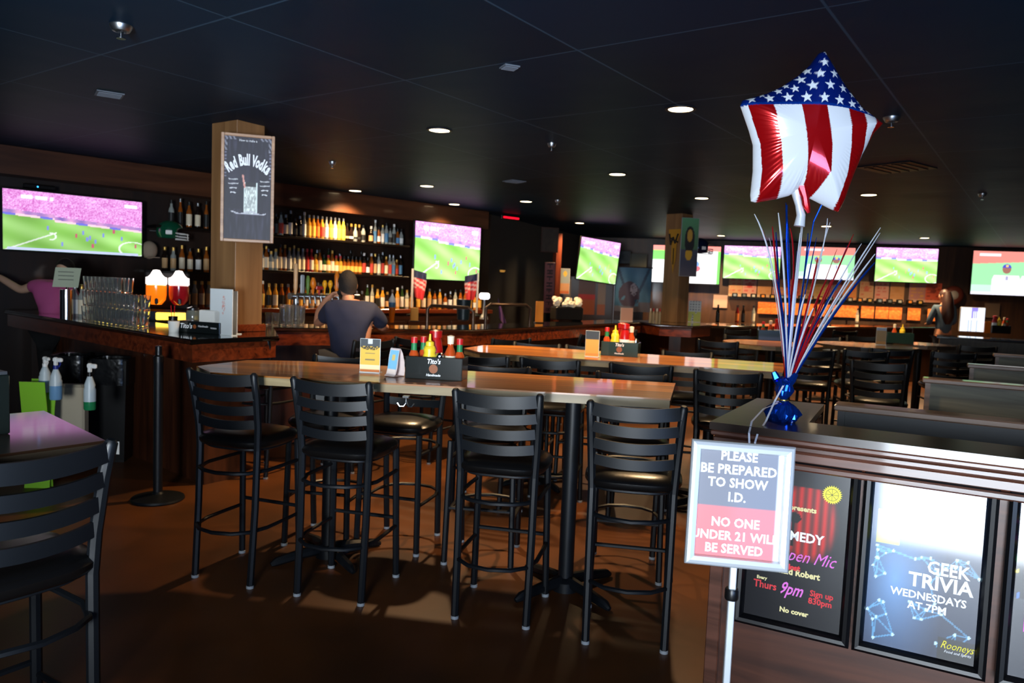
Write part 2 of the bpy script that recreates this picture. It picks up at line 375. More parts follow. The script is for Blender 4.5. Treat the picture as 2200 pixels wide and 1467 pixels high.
for cx_, z0_ in ((-.105, .065), (.125, .06)):      # handwriting too small to read: short chalk scribbles
    sb = MB()
    for k in range(4):
        hw_ = [.034, .036, .026, .020][k]
        sb.tube([(cx_-hw_+2*hw_*i/22, .001, z0_-k*.034+.008*math.sin(i*2.3+k)*(1 if i % 3 else .3)) for i in range(23)], .0022, 4)
    sb.build('chalk_handwriting', CHALK, t)

# ---- liquor wall shelves
SHW = mat('black_shelf_board', '100c0a', .3)
def shelf(s0, s1, z, d0=.02, d1=.34, lb='', th=.03):
    L = s1-s0; p = LW.at((s0+s1)/2)
    t = MB().box((0, -(d0+d1)/2, -th/2), (L, d1-d0, th), ch=.004).build('liquor_shelf', SHW, loc=(p.x, p.y, z), rz=LW.rz)
    return tag(t, lb, 'shelf', 'liquor shelves')
shelf(2.55, 5.15, 2.125, lb='top liquor shelf right of the near column')
shelf(2.55, 5.15, 1.665, lb='middle liquor shelf right of the near column')
shelf(1.45, 2.25, 2.125, lb='upper liquor shelf left of the near column')
shelf(1.45, 2.25, 1.60, lb='lower liquor shelf left of the near column')
p = LW.at(4.1)
t = thing('back_bar_cabinet', 'dark back bar cabinet with bottle ledge under the liquor shelves', 'cabinet', (p.x, p.y, 0), LW.rz)
MB().box((0,-.28,.56), (5.2,.5,1.12)).build('body', DKW, t)
MB().box((0,-.29,1.15), (5.24,.56,.06), ch=.005).build('ledge', BARW, t)
for k in range(6):
    dr = MB().box((-2.15+k*.86,-.54,.55), (.8,.02,.9), ch=.004).build('door', DKW, t)
    MB().tube([(-1.85+k*.86,-.56,.6),(-1.85+k*.86,-.575,.7),(-1.85+k*.86,-.56,.8)], .006, 6).build('handle', STEEL, dr)
# ---- bottles
BODY = dict(clear=mat('bottle_clear', 'c9cfc9', .08, trans=.55), amber=mat('bottle_amber', 'a85a1c', .1, trans=.35), gold=mat('bottle_gold', 'e0a038', .12, trans=.3),
            green=mat('bottle_green', '2d4a22', .1, trans=.3), dark=mat('bottle_dark', '1c120e', .1), red=mat('bottle_red', '8a1a1c', .12, trans=.2), yellow=mat('bottle_yellow', 'c8b040', .15, trans=.2))
LAB = dict(cream=mat('label_cream', 'e6d8bc', .6), white=mat('label_white', 'e8e8e4', .6), tan=mat('label_tan', 'c8a070', .6), red=mat('label_red', 'b83a2c', .6), black=mat('label_black', '1c1c1c', .5), gold=mat('label_gold', 'dcae4c', .5), blue=mat('label_blue', '4a7fae', .5), orange=mat('label_orange', 'd8742c', .5))
CAPM = dict(black=BLK2, silver=STEEL, gold=mat('cap_gold', 'c8a050', .3, metal=.7), red=mat('cap_red', 'c01c20', .4), white=WHITE)
PROFS = dict(tall=[(.030,0),(.032,.01),(.032,.185),(.028,.205),(.016,.235),(.014,.29)],
             squat=[(.030,0),(.033,.01),(.033,.13),(.029,.16),(.016,.18),(.015,.225)],
             square=[(.026,0),(.028,.01),(.028,.17),(.025,.19),(.017,.2),(.015,.26)],
             slim=[(.024,0),(.026,.01),(.026,.2),(.018,.235),(.013,.25),(.012,.32)],
             decanter=[(.024,0),(.033,.02),(.034,.09),(.028,.14),(.014,.17),(.014,.23)])
_PB = {}
def bottle(shape, bc, lc, cc, loc, rz, label, group, hs=1.0):
    key = (shape, bc, lc, cc)
    if key in _PB: return dup(_PB[key], loc, rz, label, group=group)
    pr = PROFS[shape]; n = 4 if shape == 'square' else 14; R = pr[2][0]; top = pr[-1][1]
    if n == 4: b = MB().lathe([(r*1.15, z) for r, z in pr], 8)
    else: b = MB().lathe(pr, n)
    o = b.build('liquor_bottle', BODY[bc], loc=loc, rz=rz, smooth=True)
    z0, z1 = pr[1][1]+.02, pr[2][1]-.02
    if n == 4: MB().lathe([(R*1.17, z0), (R*1.17, z1)], 8).build('label', LAB[lc], o)
    else: MB().lathe([(R+.001, z0), (R+.001, z1)], 14).build('label', LAB[lc], o, smooth=True)
    MB().lathe([(pr[-1][0]+.003, top-.02), (pr[-1][0]+.003, top+.02), (.004, top+.022)], 10).build('cap', CAPM[cc], o, smooth=True)
    tag(o, label, 'bottle', group); _PB[key] = o; return o
ORD = lambda k: f"{k}{'th' if 10 <= k % 100 <= 20 else {1:'st',2:'nd',3:'rd'}.get(k%10,'th')}"
BN = dict(clear='clear glass', amber='amber', gold='golden', green='dark green', dark='dark', red='red', yellow='yellow')
SHD = dict(tall='tall', squat='squat', square='square-shouldered', slim='slim', decanter='round-bellied')
def row(specs, s0, s1, z, off, where, group, jit=.03):
    n = len(specs)
    for i, sp in enumerate(specs):
        if sp is None: continue
        sh, bc, lc, cc = sp; s = s0+(s1-s0)*(i+.5)/n; p = LW.at(s, z, off+random.uniform(-.004, .004))
        bottle(sh, bc, lc, cc, p, LW.rz+random.uniform(-.4, .4), f"{SHD[sh]} {BN[bc]} bottle, {lc} label, {ORD(i+1)} from left, {where}", group)
R_ = random.Random(3)
def rnd(n, bcs, lcs, ccs=('black','silver','gold','red','white'), shs=('tall','tall','squat','square','slim')):
    return [(R_.choice(shs), R_.choice(bcs), R_.choice(lcs), R_.choice(ccs)) for _ in range(n)]
top = rnd(9, ['dark','clear','amber','dark'], ['cream','red','white','black'], ['silver','white','black'])
top += [('slim','clear','white','white')]+[('tall',c,l,'silver') for c,l in [('gold','gold'),('gold','gold'),('amber','orange'),('gold','red'),('clear','white'),('gold','gold'),('clear','white'),('yellow','gold'),('yellow','gold')]]
top += rnd(5, ['dark','clear','dark'], ['tan','white','black'], ['black','gold'], ['squat','decanter'])+[None]+rnd(9, ['clear','dark','amber','clear'], ['white','blue','tan','black'])
row(top, 2.78, 5.1, 2.125, .22, 'top shelf by the column', 'bottles on the top liquor shelf')
midr = rnd(11, ['amber','clear','amber'], ['cream','white','cream'], ['black','gold','silver'])+[('tall','red','red','red'),('tall','red','cream','red'),('squat','gold','gold','gold')]+rnd(6, ['amber','dark','gold','green'], ['gold','cream','cream'], ['gold','red','black'])
midr += [('squat','amber','gold','black')]*5+rnd(11, ['clear','amber','dark','clear'], ['cream','tan','red','white','blue'])
row(midr, 2.72, 5.1, 1.665, .22, 'middle shelf by the column', 'bottles on the middle liquor shelf')
row(rnd(12, ['clear','dark','green'], ['white','black','tan'], ['black','silver']), 2.9, 5.1, 1.665, .075, 'back row of the middle shelf', 'bottles on the middle liquor shelf')
row(rnd(28, ['green','clear','amber','dark','gold'], ['cream','gold','tan','white','black'], ['silver','gold','white']), 2.7, 5.2, 1.18, .40, 'back bar ledge by the column', 'bottles on the back bar ledge')
row(rnd(13, ['amber','clear','dark','gold'], ['cream','tan','white','gold'], ['silver','gold','black']), 5.25, 6.65, 1.18, .38, 'ledge under the television', 'bottles under the wall television')
row(rnd(6, ['dark','clear','amber'], ['white','cream','black'], ['black','silver'], ['tall','slim']), 1.62, 2.25, 2.125, .2, 'upper shelf beside green helmet', 'bottles left of the column')
row(rnd(7, ['dark','amber','clear'], ['cream','white','tan'], ['black','gold'], ['tall','square']), 1.55, 2.25, 1.60, .2, 'lower shelf under green helmet', 'bottles left of the column')
row(rnd(6, ['amber','clear','dark'], ['tan','cream','gold'], ['gold','white']), 1.75, 2.25, 1.18, .4, 'ledge left of the column', 'bottles left of the column')

# ================================================================ TELEVISIONS
def soccer(u, v, tilt=.10, base=.62, bright=1.0, zoom=1.0, seed=0):
    edge = base-tilt*(u-.1)+(.03 if u < .35 else 0)
    def B(c): return tuple(min(1, k*bright) for k in c)
    if v > .86 and v < .925:
        if .12 < u < .34 and int(u*60) % 6 != 0: return (1, .97, 1)
        if .86 < u < .96: return (1, .97, 1)
    if v > edge+.09:
        h = hsh(int(u*150)+seed, int(v*85)); g = .5+.5*nz(u*9+seed, v*9, 2)
        return B(mix((.74,.32,.68), (.98,.80,1.0), h*.75+.35*g))
    if v > edge+.035: return B(mix((.42,.36,.68), (.98,.70,.85), .5+.5*nz(u*14+seed, 0, 4)))
    if v > edge: return B((.98,.80,.86) if int(u*12) % 3 else (.45,.45,.85))
    st = .5+.5*math.sin((u*1.0+v*1.3)*13)+.25*nz(u*5+seed, v*5); g = mix((.50,.72,.34), (.62,.82,.48), st)
    d = abs(v-(.06+.95*(u-.08))) if u < .36 else 1
    if d < .012 or (abs(math.hypot((u-.32), (v-.26)*.6)-.035) < .006 and u > .31): g = (.88,.92,.88)
    if abs(math.hypot((u-.93)*1.2, v-.12)-.13) < .009: g = (.85,.9,.85)
    g = tuple(min(1, k_*(1+.15*nz(u*3+seed, v*4, 8))) for k_ in g)
    for k, (a, b_) in enumerate([(.5,.30),(.58,.25),(.55,.36),(.62,.14),(.64,.22),(.70,.34),(.78,.42),(.84,.30),(.4,.14),(.95,.18),(.3,.40),(.60,.28)]):
        if abs(u-a) < .008 and abs(v-b_) < .035: g = (.5,.55,.85) if k % 3 else (.75,.35,.45)
    return B(g)
def baseball(u, v, figs=((.55,.8),), top=.74, bright=1.0):
    def B(c): return tuple(min(1, k*bright) for k in c)
    c = (.86,.52,.48) if v > top+.08*(u-.5) else (.58,.84,.62) if v > .22 else (.72,.90,.78)
    if .88 < v < .95 and .1 < u < .45: c = (.92,.88,.95)
    for fx, sc in figs:
        hx, hy = (u-fx)/(.075*sc), (v-.60)/(.10*sc)
        if v < .50*sc+.08 and abs(u-fx) < (.24-.30*max(0, v-.36))*sc and v < .46: c = (.95,.94,.98)
        if .40 < v < .46 and abs(u-fx) < .10*sc: c = (.95,.94,.98)
        if hx*hx+hy*hy*.8 < 1: c = (.58,.40,.36)
        if hx*hx+hy*hy*.8 < 1.15 and v > .62: c = (.30,.30,.72)
        if abs(u-fx) < .02 and .64 < v < .70: c = (.9,.75,.4)
        if abs(u-fx-.01) < .02*sc and .34 < v < .44: c = (.62,.60,.75)
    if v < .07: c = (.88,.86,.97)
    return B(c)
def tv(label, loc, rz, W, H, fn, m=SCREEN, nx=160, ny=90, tilt=0, shear=0, group=None, tx=0):
    t = thing('television', label, 'television', loc, rz, group)
    if tx: t.rotation_euler = (tx, 0, rz)
    if shear: t.rotation_euler = (tx, shear, rz)
    MB().box((0,.022,0), (W+.03,.035,H+.03), ch=.006).build('housing', BLK2, t)
    MB().box((0,.055,-.02), (W*.55,.05,H*.6), ch=.01).build('rear_box', BLK2, t)
    MB().box((0,.14,0), (.12,.14,.12)).build('wall_bracket', BLK, t)
    b = MB()
    for s in (-1, 1): b.box((s*(W/2+.006), .002, 0), (.014,.012,H+.028))
    b.box((0,.002,H/2+.006), (W,.012,.014)).box((0,.002,-H/2-.009), (W,.012,.02)); b.build('bezel', BLK2, t)
    picture('screen', W, H, nx, ny, fn, m, t, (0,.0005,0))
    return t
p = LW.at(.64, 2.06, .25); tv('large wall television at far left showing a soccer match with pink crowd', p, LW.rz, 1.36, .62, lambda u, v: (.75,.78,1) if .008 < v < .045 and .03 < u < .97 else soccer(u, v, .12, .54), nx=220, ny=100)
p = LW.at(5.9, 2.075, .36); tv('squarish television above the back bar showing a soccer match', p, LW.rz, 1.36, .87, lambda u, v: soccer(u, v, .10, .68, 1.12, seed=40), SCREENB)
# tilted television on a swing arm
p0, p1 = gy(1248, 560, 14.6), gy(1323, 560, 15.6)
c = gy(1286, 560, 14.2)
tv('small tilted television on a bracket showing a soccer match, left of the blue flag', c, .30, .80, .78, lambda u, v: soccer(u, v, .10, .72, 1.1, seed=80), SCREENB, 90, 70, tx=.0, shear=.10)
def ftv(x0, y0, x1, y1, lb, fn, m=SCREEN, off=.25, nx=110, ny=64):
    ym = (y0+y1)/2; s0, _ = FARW.hit(x0, ym, off); s1, _ = FARW.hit(x1, ym, off)
    _, z0 = FARW.hit((x0+x1)/2, y0, off); _, z1 = FARW.hit((x0+x1)/2, y1, off)
    tv(lb, FARW.at((s0+s1)/2, (z0+z1)/2, off), FARW.rz, s1-s0, z0-z1, fn, m, nx, ny)
ftv(1402, 528, 1547, 608, 'bright far television half hidden behind the far column', lambda u, v: (1,.55,.5) if v > .86 else (.45,.85,.35) if (u > .96 or v > .62 and u < .22) else ((.45,.6,.85) if (u-.66)**2+((v-.52)*.6)**2 < .0016 else (.75,.4,.45) if (u-.67)**2+((v-.40)*.6)**2 < .002 else (1,1,1)), SCREENB)
ftv(1555, 529, 1676, 599, 'far soccer television left of the balloon ribbons', lambda u, v: soccer(u, v, .05, .70, 1.15, seed=11), SCREENB)
ftv(1714, 531, 1836, 600, 'far television behind the ribbons showing two baseball players in white', lambda u, v: baseball(u, v, ((.36,.85),(.68,.85)), bright=1.1))
ftv(1881, 533, 2014, 606, 'far soccer television right of the balloon ribbons', lambda u, v: soccer(u, v, .0, .64, 1.15, seed=23), SCREENB)
ftv(2088, 540, 2222, 634, 'large television at far right showing a baseball player in a blue cap', lambda u, v: baseball(u, v, ((.56,.95),(1.0,.9)), bright=1.1), nx=150, ny=100)

# ================================================================ FURNITURE
SLATM = BLK
def make_stool(label):
    t = thing('ladder_back_bar_stool', label, 'bar stool')
    for s in (-1, 1):
        lg = MB().tube([(s*.172,-.205,.012),(s*.176,-.18,.40),(s*.178,-.172,.70)], .0185, 8).build('leg', BLK, t, smooth=True)
        MB().lathe([(.019,0),(.019,.014),(.016,.016)], 10, (s*.172,-.205,0)).build('foot_glide', GLIDE, lg, smooth=True)
        lg = MB().tube([(s*.190,.185,.012),(s*.178,.165,.70)], .0175, 8).build('leg', BLK, t, smooth=True)
        MB().lathe([(.019,0),(.019,.014),(.016,.016)], 10, (s*.190,.185,0)).build('foot_glide', GLIDE, lg, smooth=True)
        MB().tube([(s*.178,-.172,.70),(s*.184,-.178,.82),(s*.192,-.205,.98),(s*.197,-.232,1.085),(s*.198,-.235,1.096)], [.0185,.019,.0195,.0195,.011], 8).build('back_post', BLK, t, smooth=True)
    for z, h in ((1.062,.058),(.982,.046),(.908,.046),(.834,.046)):
        y = -.178-(z-.82)*.215; b = MB(); n = 12; vs = []
        hw = .186+(z-.82)*.04
        for i in range(n+1):
            u = -1+2*i/n; x = u*hw; yy = y-.034*(1-u*u); sg = .013*(1-u*u)
            vs += [(x,yy-.006,z-h/2-sg),(x,yy+.006,z-h/2-sg),(x,yy+.006,z+h/2-sg),(x,yy-.006,z+h/2-sg)]
        fs = [(i*4+k, (i+1)*4+k, (i+1)*4+(k+1)%4, i*4+(k+1)%4) for i in range(n) for k in range(4)]+[(0,1,2,3),(n*4+3,n*4+2,n*4+1,n*4)]
        b._add(vs, fs); b.build('slat', BLK, t, smooth=True)
    def sq(r, k, n=28):
        out = []
        for i in range(n):
            a = 2*PI*i/n; c, s = math.cos(a), math.sin(a); e = 2/3.4
            out.append((r*math.copysign(abs(c)**e, c), r*k*math.copysign(abs(s)**e, s)))
        return out
    b = MB(); lv = [(.186,.700),(.206,.706),(.218,.722),(.219,.738),(.206,.755),(.16,.768),(.08,.775),(.001,.776)]; vs = []; fs = []
    for r, z in lv: vs += [(x, y-.005, z) for x, y in sq(r, 1.0)]
    for k in range(len(lv)-1):
        for i in range(28): fs.append((k*28+i, k*28+(i+1)%28, (k+1)*28+(i+1)%28, (k+1)*28+i))
    fs.append(tuple(range(27,-1,-1))); b._add(vs, fs); b.build('seat', SEAT, t, smooth=True)
    MB().tube([(x, y-.005, .697) for x, y in sq(.178, .98)], .011, 6, True).build('seat_frame', BLK, t, smooth=True)
    for z, k, nm in ((.285, 1.0, 'footrest'), (.585, .93, 'brace')):
        w_ = .178; P_ = [(-w_-.008,.178*k), (-w_-.012,.05), (-w_-.012,-.10), (-.162*k,-.205), (-.10*k,-.262*k), (0,-.285*k), (.10*k,-.262*k), (.162*k,-.205), (w_+.012,-.10), (w_+.012,.05), (w_+.008,.178*k)]
        b = MB().tube([(x, y, z) for x, y in P_], .0105, 6)
        if nm == 'footrest': b.tube([(-w_,.178,z+.04), (w_,.178,z+.04)], .0105, 6)
        b.build(nm, BLK, t, smooth=True)
    return t
stool0 = make_stool('x'); _su = [False]
def stool(x, y, rz, label, group):
    rz = math.radians(rz)
    if not _su[0]:
        _su[0] = True; stool0.location = (x, y, 0); stool0.rotation_euler = (0,0,rz); stool0['label'] = label; stool0['group'] = group; return stool0
    return dup(stool0, (x, y, 0), rz, label, group=group)
G1 = 'bar stools around the front pub table'
stool(.585, 3.43, -10, 'black ladder-back bar stool at the right end of the near side of the front table', G1)
stool(-.005, 3.62, -13, 'black ladder-back bar stool in front of the condiment caddy, near side of front table', G1)
stool(-.80, 3.80, -14, 'black ladder-back bar stool below the yellow table card, near side of front table', G1)
stool(-1.37, 3.96, -19, 'black ladder-back bar stool at the far left of the front table', G1)
stool(-1.08, 4.50, 172, 'bar stool across the front table with its back toward the seated man', G1)
stool(-.64, 4.48, 165, 'bar stool with brown sheen on its seat, behind the folded blue card', G1)
stool(-.12, 4.30, 172, 'bar stool with shiny gold-lit seat, across the front table beside the caddy', G1)
stool(.68, 4.18, 172, 'bar stool across the front table at its right end', G1)
G2 = 'bar stools around the second pub table'
for x, y, r, lb in [(-.17,5.42,-12,'bar stool at the left end of the near side of the second table'),(.32,5.36,-14,'bar stool left of the yellow card, near side of second table'),
    (.92,5.22,-14,'bar stool below the green caddy, near side of second table'),(1.44,4.98,-16,'large-looking bar stool at the right end of the near side of the second table'),
    (.17,6.30,168,'bar stool across the second table near its left end'),(.62,6.22,168,'bar stool across the second table, second from its left end'),
    (1.42,6.05,168,'bar stool across the second table behind the green caddy')]: stool(x, y, r, lb, G2)
G3 = 'bar stools along the bar'
for x, y, r, lb in [(-1.30,6.33,48,'bar stool turned sideways under the seated man'),(-.74,6.75,-28,'bar stool at the bar just right of the seated man'),
    (-1.95,6.05,-25,'bar stool in the nook between the bar corner and the seated man'),(-.12,7.2,30,'bar stool at the outer bend of the bar'),(.65,8.4,58,'bar stool at the long right side of the bar, under the bar rail'),(1.25,9.4,58,'bar stool at the long right side of the bar, nearest the far column')]: stool(x, y, r, lb, G3)
G4 = 'dark bar stools in the rear dining area'
for x, y, r, lb in [(2.25,8.15,-20,'dark bar stool left of the near rear table'),(2.9,7.35,-15,'dark bar stool in front of the near rear table'),(3.5,7.55,-12,'dark bar stool in front of the ribbons right of the near rear table'),
    (2.75,9.0,165,'dark bar stool beyond the near rear table'),(3.3,9.0,170,'dark bar stool beyond the rear table caddy'),(3.95,7.95,-12,'dark bar stool in front of the right rear table, left one'),(4.5,7.8,-12,'dark bar stool in front of the right rear table, right one'),
    (3.95,9.45,168,'dark bar stool beyond the right rear table, left one'),(4.75,10.1,168,'dark bar stool beyond the right rear table, right one'),(3.2,11.1,12,'dark bar stool at the rear counter beside the far column'),(4.0,11.6,12,'dark bar stool at the rear counter under the menu row'),(5.2,12.1,10,'dark bar stool at the rear counter behind the ribbons'),(5.6,9.2,-12,'dark bar stool at the right edge of the rear dining area'),(3.05,6.2,-30,'dark bar stool between the ribbons and the second table')]: stool(x, y, r, lb, G4)
# foreground stool at far left, back toward the camera
stool(-1.425, 2.065, 57, 'dark bar stool in the left foreground, cut off by the picture edge', None)['group'] = 'bar stools at the left foreground table'

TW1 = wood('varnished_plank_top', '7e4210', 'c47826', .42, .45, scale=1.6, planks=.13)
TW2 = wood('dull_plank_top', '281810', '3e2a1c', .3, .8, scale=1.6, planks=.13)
EDGE = wood('table_edge_wood', '6e5c3e', '93815c', .5, .1, scale=2)
EDGED = wood('table_edge_dark', '2c241a', '40362a', .5, .1, scale=2)
def pub_table(label, poly, origin, rzd, bases, mt=TW1, me_=EDGE, z=1.07, group=None):
    rz = math.radians(rzd); t = thing('pub_table', label, 'table', (origin[0], origin[1], 0), rz, group)
    inv = Matrix.Rotation(-rz, 3, 'Z'); L = [tuple((inv @ Vector((x-origin[0], y-origin[1], 0))).xy) for x, y in poly]
    MB().prism(L, z-.008, z).build('tabletop', mt, t)
    cx = sum(p[0] for p in L)/len(L); cy = sum(p[1] for p in L)/len(L)
    MB().prism([(cx+(x-cx)*.998, cy+(y-cy)*.998) for x, y in L], z-.048, z-.008).build('edge_band', me_, t)
    for bx, by in bases:
        q = inv @ Vector((bx-origin[0], by-origin[1], 0))
        MB().lathe([(.04,.03),(.04,z-.06)], 20, (q.x,q.y,0)).build('pedestal', BLK, t, smooth=True)
        b = MB()
        for k in range(4):
            a = PI/4+k*PI/2; c, s = math.cos(a), math.sin(a)
            b.tube([(q.x+c*.02,q.y+s*.02,.05),(q.x+c*.16,q.y+s*.16,.042),(q.x+c*.30,q.y+s*.30,.024),(q.x+c*.33,q.y+s*.33,.012)], [.032,.028,.024,.012], 8)
        b.lathe([(.07,0.0),(.07,.05),(.045,.07)], 16, (q.x,q.y,0)); b.build('base', BLK, t, smooth=True)
        MB().box((q.x,q.y,z-.054), (.3,.3,.012)).build('mounting_plate', BLK, t)
    return t
t1 = pub_table('long varnished plank pub table in front, under four near bar stools', [(.765,3.56),(.925,4.20),(-1.27,4.57),(-1.58,4.50),(-1.72,4.10),(-1.55,3.865),(-1.23,3.80)], (0,3.9), -7.5, [(.33,3.86),(-1.0,4.2)])
pub_table('second varnished plank pub table with rounded left end', [(.04,5.58),(1.83,5.05),(2.1,5.76),(.08,6.47),(-.24,6.36),(-.38,5.98),(-.24,5.68)], (.8,5.7), -16.5, [(.25,6.0),(1.5,5.6)])
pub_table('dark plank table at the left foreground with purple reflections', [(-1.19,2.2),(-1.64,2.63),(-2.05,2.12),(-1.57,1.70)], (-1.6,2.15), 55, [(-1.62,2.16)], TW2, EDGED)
def rnd_poly(cx, cy, r, n=24, k=1.0): return [(cx+r*math.cos(2*PI*i/n), cy+k*r*math.sin(2*PI*i/n)) for i in range(n)]
pub_table('rounded wooden table near the far column, left of the ribbons', rnd_poly(2.85,8.25,.52), (2.85,8.25), -12, [(2.85,8.25)])
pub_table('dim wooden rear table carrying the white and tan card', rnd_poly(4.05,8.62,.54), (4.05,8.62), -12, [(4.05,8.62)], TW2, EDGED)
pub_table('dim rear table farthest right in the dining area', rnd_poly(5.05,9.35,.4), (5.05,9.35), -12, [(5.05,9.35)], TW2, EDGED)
# coat hook under the front table edge
p = gz(873, 851, 1.02); t = thing('coat_hook', 'chrome double coat hook screwed under the front table edge', 'hook', (p.x, p.y, 1.022), math.radians(-7.5))
MB().box((0,0,-.004), (.03,.03,.008)).build('plate', CHROME, t)
MB().tube([(0,0,-.005),(0,0,-.035),(-.012,-.004,-.052),(-.03,-.006,-.052),(-.042,-.006,-.036)], .004, 8).tube([(0,0,-.03),(.012,-.004,-.052),(.03,-.006,-.052),(.042,-.006,-.036)], .004, 8).build('prongs', CHROME, t, smooth=True)
# ================================================================ HALF WALL WITH POSTERS (right foreground)
HWW = wood('half_wall_panel_wood', '33190f', '5c3322', .42, .3, scale=1.5)
HWM = wood('half_wall_moulding_wood', '3c2014', '6a4030', .38, .4, scale=2.5)
HWC = wood('half_wall_cap_wood', '1c120d', '33231a', .28, .5, scale=2)
hw = thing('half_wall', 'dark wooden half wall with moulded cap carrying the framed posters', 'half wall', (.77, 2.79, 0), HW.rz)
MB().box((1.35,.12,.53), (2.62,.13,1.06)).build('panel', HWW, hw)
MB().box((.17,.47,.53), (.24,.56,1.06)).build('return_panel', HWW, hw)
MB().prism([(-.015,-.02),(2.75,-.02),(2.75,.235),(.30,.235),(.29,.82),(.0,.80)], 1.072, 1.10).build('cap', HWC, hw)
for k, (z0, z1, d) in enumerate([(1.048,1.070,-.005),(1.022,1.046,.008),(.982,1.020,.022),(.955,.980,.012)]):
    MB().box((1.36, d+.06, (z0+z1)/2), (2.75-2*max(0,d), .12, z1-z0), ch=.006).build('moulding', HWM, hw)
MB().box((.03,.05,.47), (.05,.04,.94), ch=.005).build('corner_trim', HWM, hw)
FRB = mat('black_moulded_frame', '08080a', .36, spec=.4)
def framed(label, s0, s1, z0, z1, fn, nx, ny, off=.0):
    W, H = s1-s0, z1-z0; p = HW.at((s0+s1)/2, (z0+z1)/2, -.030)
    t = thing('framed_poster', label, 'poster', p, HW.rz); t.rotation_euler = (math.radians(-3.2), 0, HW.rz)
    MB().box((0,.004,0), (W-.02,.01,H-.02)).build('backing', BLK, t)
    fr = MB(); w_ = .034; prof = [(0,0),(.0,.022),(.010,.030),(.022,.028),(.030,.016),(.034,.004)]
    cs = [(-1,-1),(1,-1),(1,1),(-1,1)]; vs = []
    for a, d in prof:
        for sx, sz in cs: vs.append((sx*(W/2-a), -d, sz*(H/2-a)))
    fs = [(k*4+i, k*4+(i+1)%4, (k+1)*4+(i+1)%4, (k+1)*4+i) for k in range(len(prof)-1) for i in range(4)]
    fr._add(vs, fs); f = fr.build('frame', FRB, t)
    picture('print', W-2*w_, H-2*w_, nx, ny, fn, PRINTG, t, (0,-.003,0))
    return t, W-2*w_, H-2*w_
# measured corners of the two whole frames
sA1, zt = HW.hit(1851, 1010); _, zb = HW.hit(1813, 1388)
sB0, ztB = HW.hit(1857, 1019); _, zbB = HW.hit(1823, 1395); sB1, _ = HW.hit(2152, 1056)
_, z1_ = HW.hit(1851, 1012); Wp = sB1-sB0; zT = (zt+ztB)/2; zB = (zb+zbB)/2
sA0 = sA1-Wp
def comedy(u, v):
    c = (.07,.07,.085)
    if .42 < v < .9:
        e = ((u-.60)/.30)**2+((v-.68)/.26)**2
        if e < 1.25:
            k = max(0, min(1, (1.25-e)*1.8)); f = .75+.25*math.sin(u*75); c = mix(c, (.80*f,.12,.10), k)
    if v < .5: c = mix(c, (.16,.16,.18), .5*max(0, nz(u*3, v*3)))
    if .62 < v < .73 and .40 < u < .55 and ((u-.46)/.075)**2+((v-.69)/.035)**2 < 1: c = (.03,.03,.04)
    if .50 < v < .66 and abs(u-.455) < .014: c = (.03,.03,.03)
    return c
t, W, H = framed('framed black comedy night poster partly hidden by the small I.D. sign', sA0, sA1, zB, zT, comedy, 90, 130)
gold = mat('gold_lettering', 'e8d89a', .7); wht = mat('white_lettering', 'f0f0f0', .7); pink = mat('pink_lettering', 'e070c8', .7); redl = mat('red_lettering', 'd8383c', .7); yel = mat('yellow_print', 'ecdc50', .7)
Y_ = -.0045
text('presents', .026, gold, t, (W*.05,Y_,H*.255), bold=.001)
text('COMEDY', .046, wht, t, (W*.0,Y_,H*.07), sx=.95, bold=.0014)
text('Open Mic', .062, pink, t, (W*.10,Y_,-H*.055), shear=.45, sx=.8)
text('Host', .026, redl, t, (-W*.02,Y_,-H*.135), bold=.002)
text('Donald Robert', .032, gold, t, (W*.0,Y_,-H*.165), bold=.0012, sx=.9)
text('Every', .016, gold, t, (-W*.33,Y_,-H*.24), bold=.0006)
text('Thurs', .038, redl, t, (-W*.29,Y_,-H*.285), bold=.0008, sx=.9)
text('9pm', .062, pink, t, (-W*.02,Y_,-H*.28), shear=.45, sx=.72, bold=.001)
text('Sign up', .030, redl, t, (W*.30,Y_,-H*.275), bold=.0008, sx=.9); text('830pm', .030, redl, t, (W*.29,Y_,-H*.325), bold=.0008, sx=.95)
text('No cover', .025, gold, t, (W*.03,Y_,-H*.42), bold=.001)
b = MB(); n = 26; poly = []
for k in range(n*2):
    r_ = .034 if k % 2 == 0 else .027; a = PI*k/n; poly.append((r_*math.cos(a), r_*math.sin(a)))
vs = [(0,0,0)]+[(x,0,z) for x, z in poly]; fs = [(0, 1+k, 1+(k+1) % (2*n)) for k in range(2*n)]
b._add(vs, [f[::-1] for f in fs]).build('citrus_badge', yel, t, (W*.33, Y_, H*.375))
b = MB().tube([(.021*math.cos(2*PI*k/24), 0, .021*math.sin(2*PI*k/24)) for k in range(24)], .0008, 4, True)
for k in range(8): a = PI*k/4; b.tube([(0,0,0), (.021*math.cos(a), 0, .021*math.sin(a))], .0007, 4)
b.build('badge_lines', BLK2, t, (W*.33, Y_-.0006, H*.375))
NET = [(random.random(), random.random()) for _ in range(38)]; SEG = []
for i, a in enumerate(NET):
    for q in sorted(NET, key=lambda q: (q[0]-a[0])**2+(q[1]-a[1])**2)[1:4]: SEG.append((a, q))
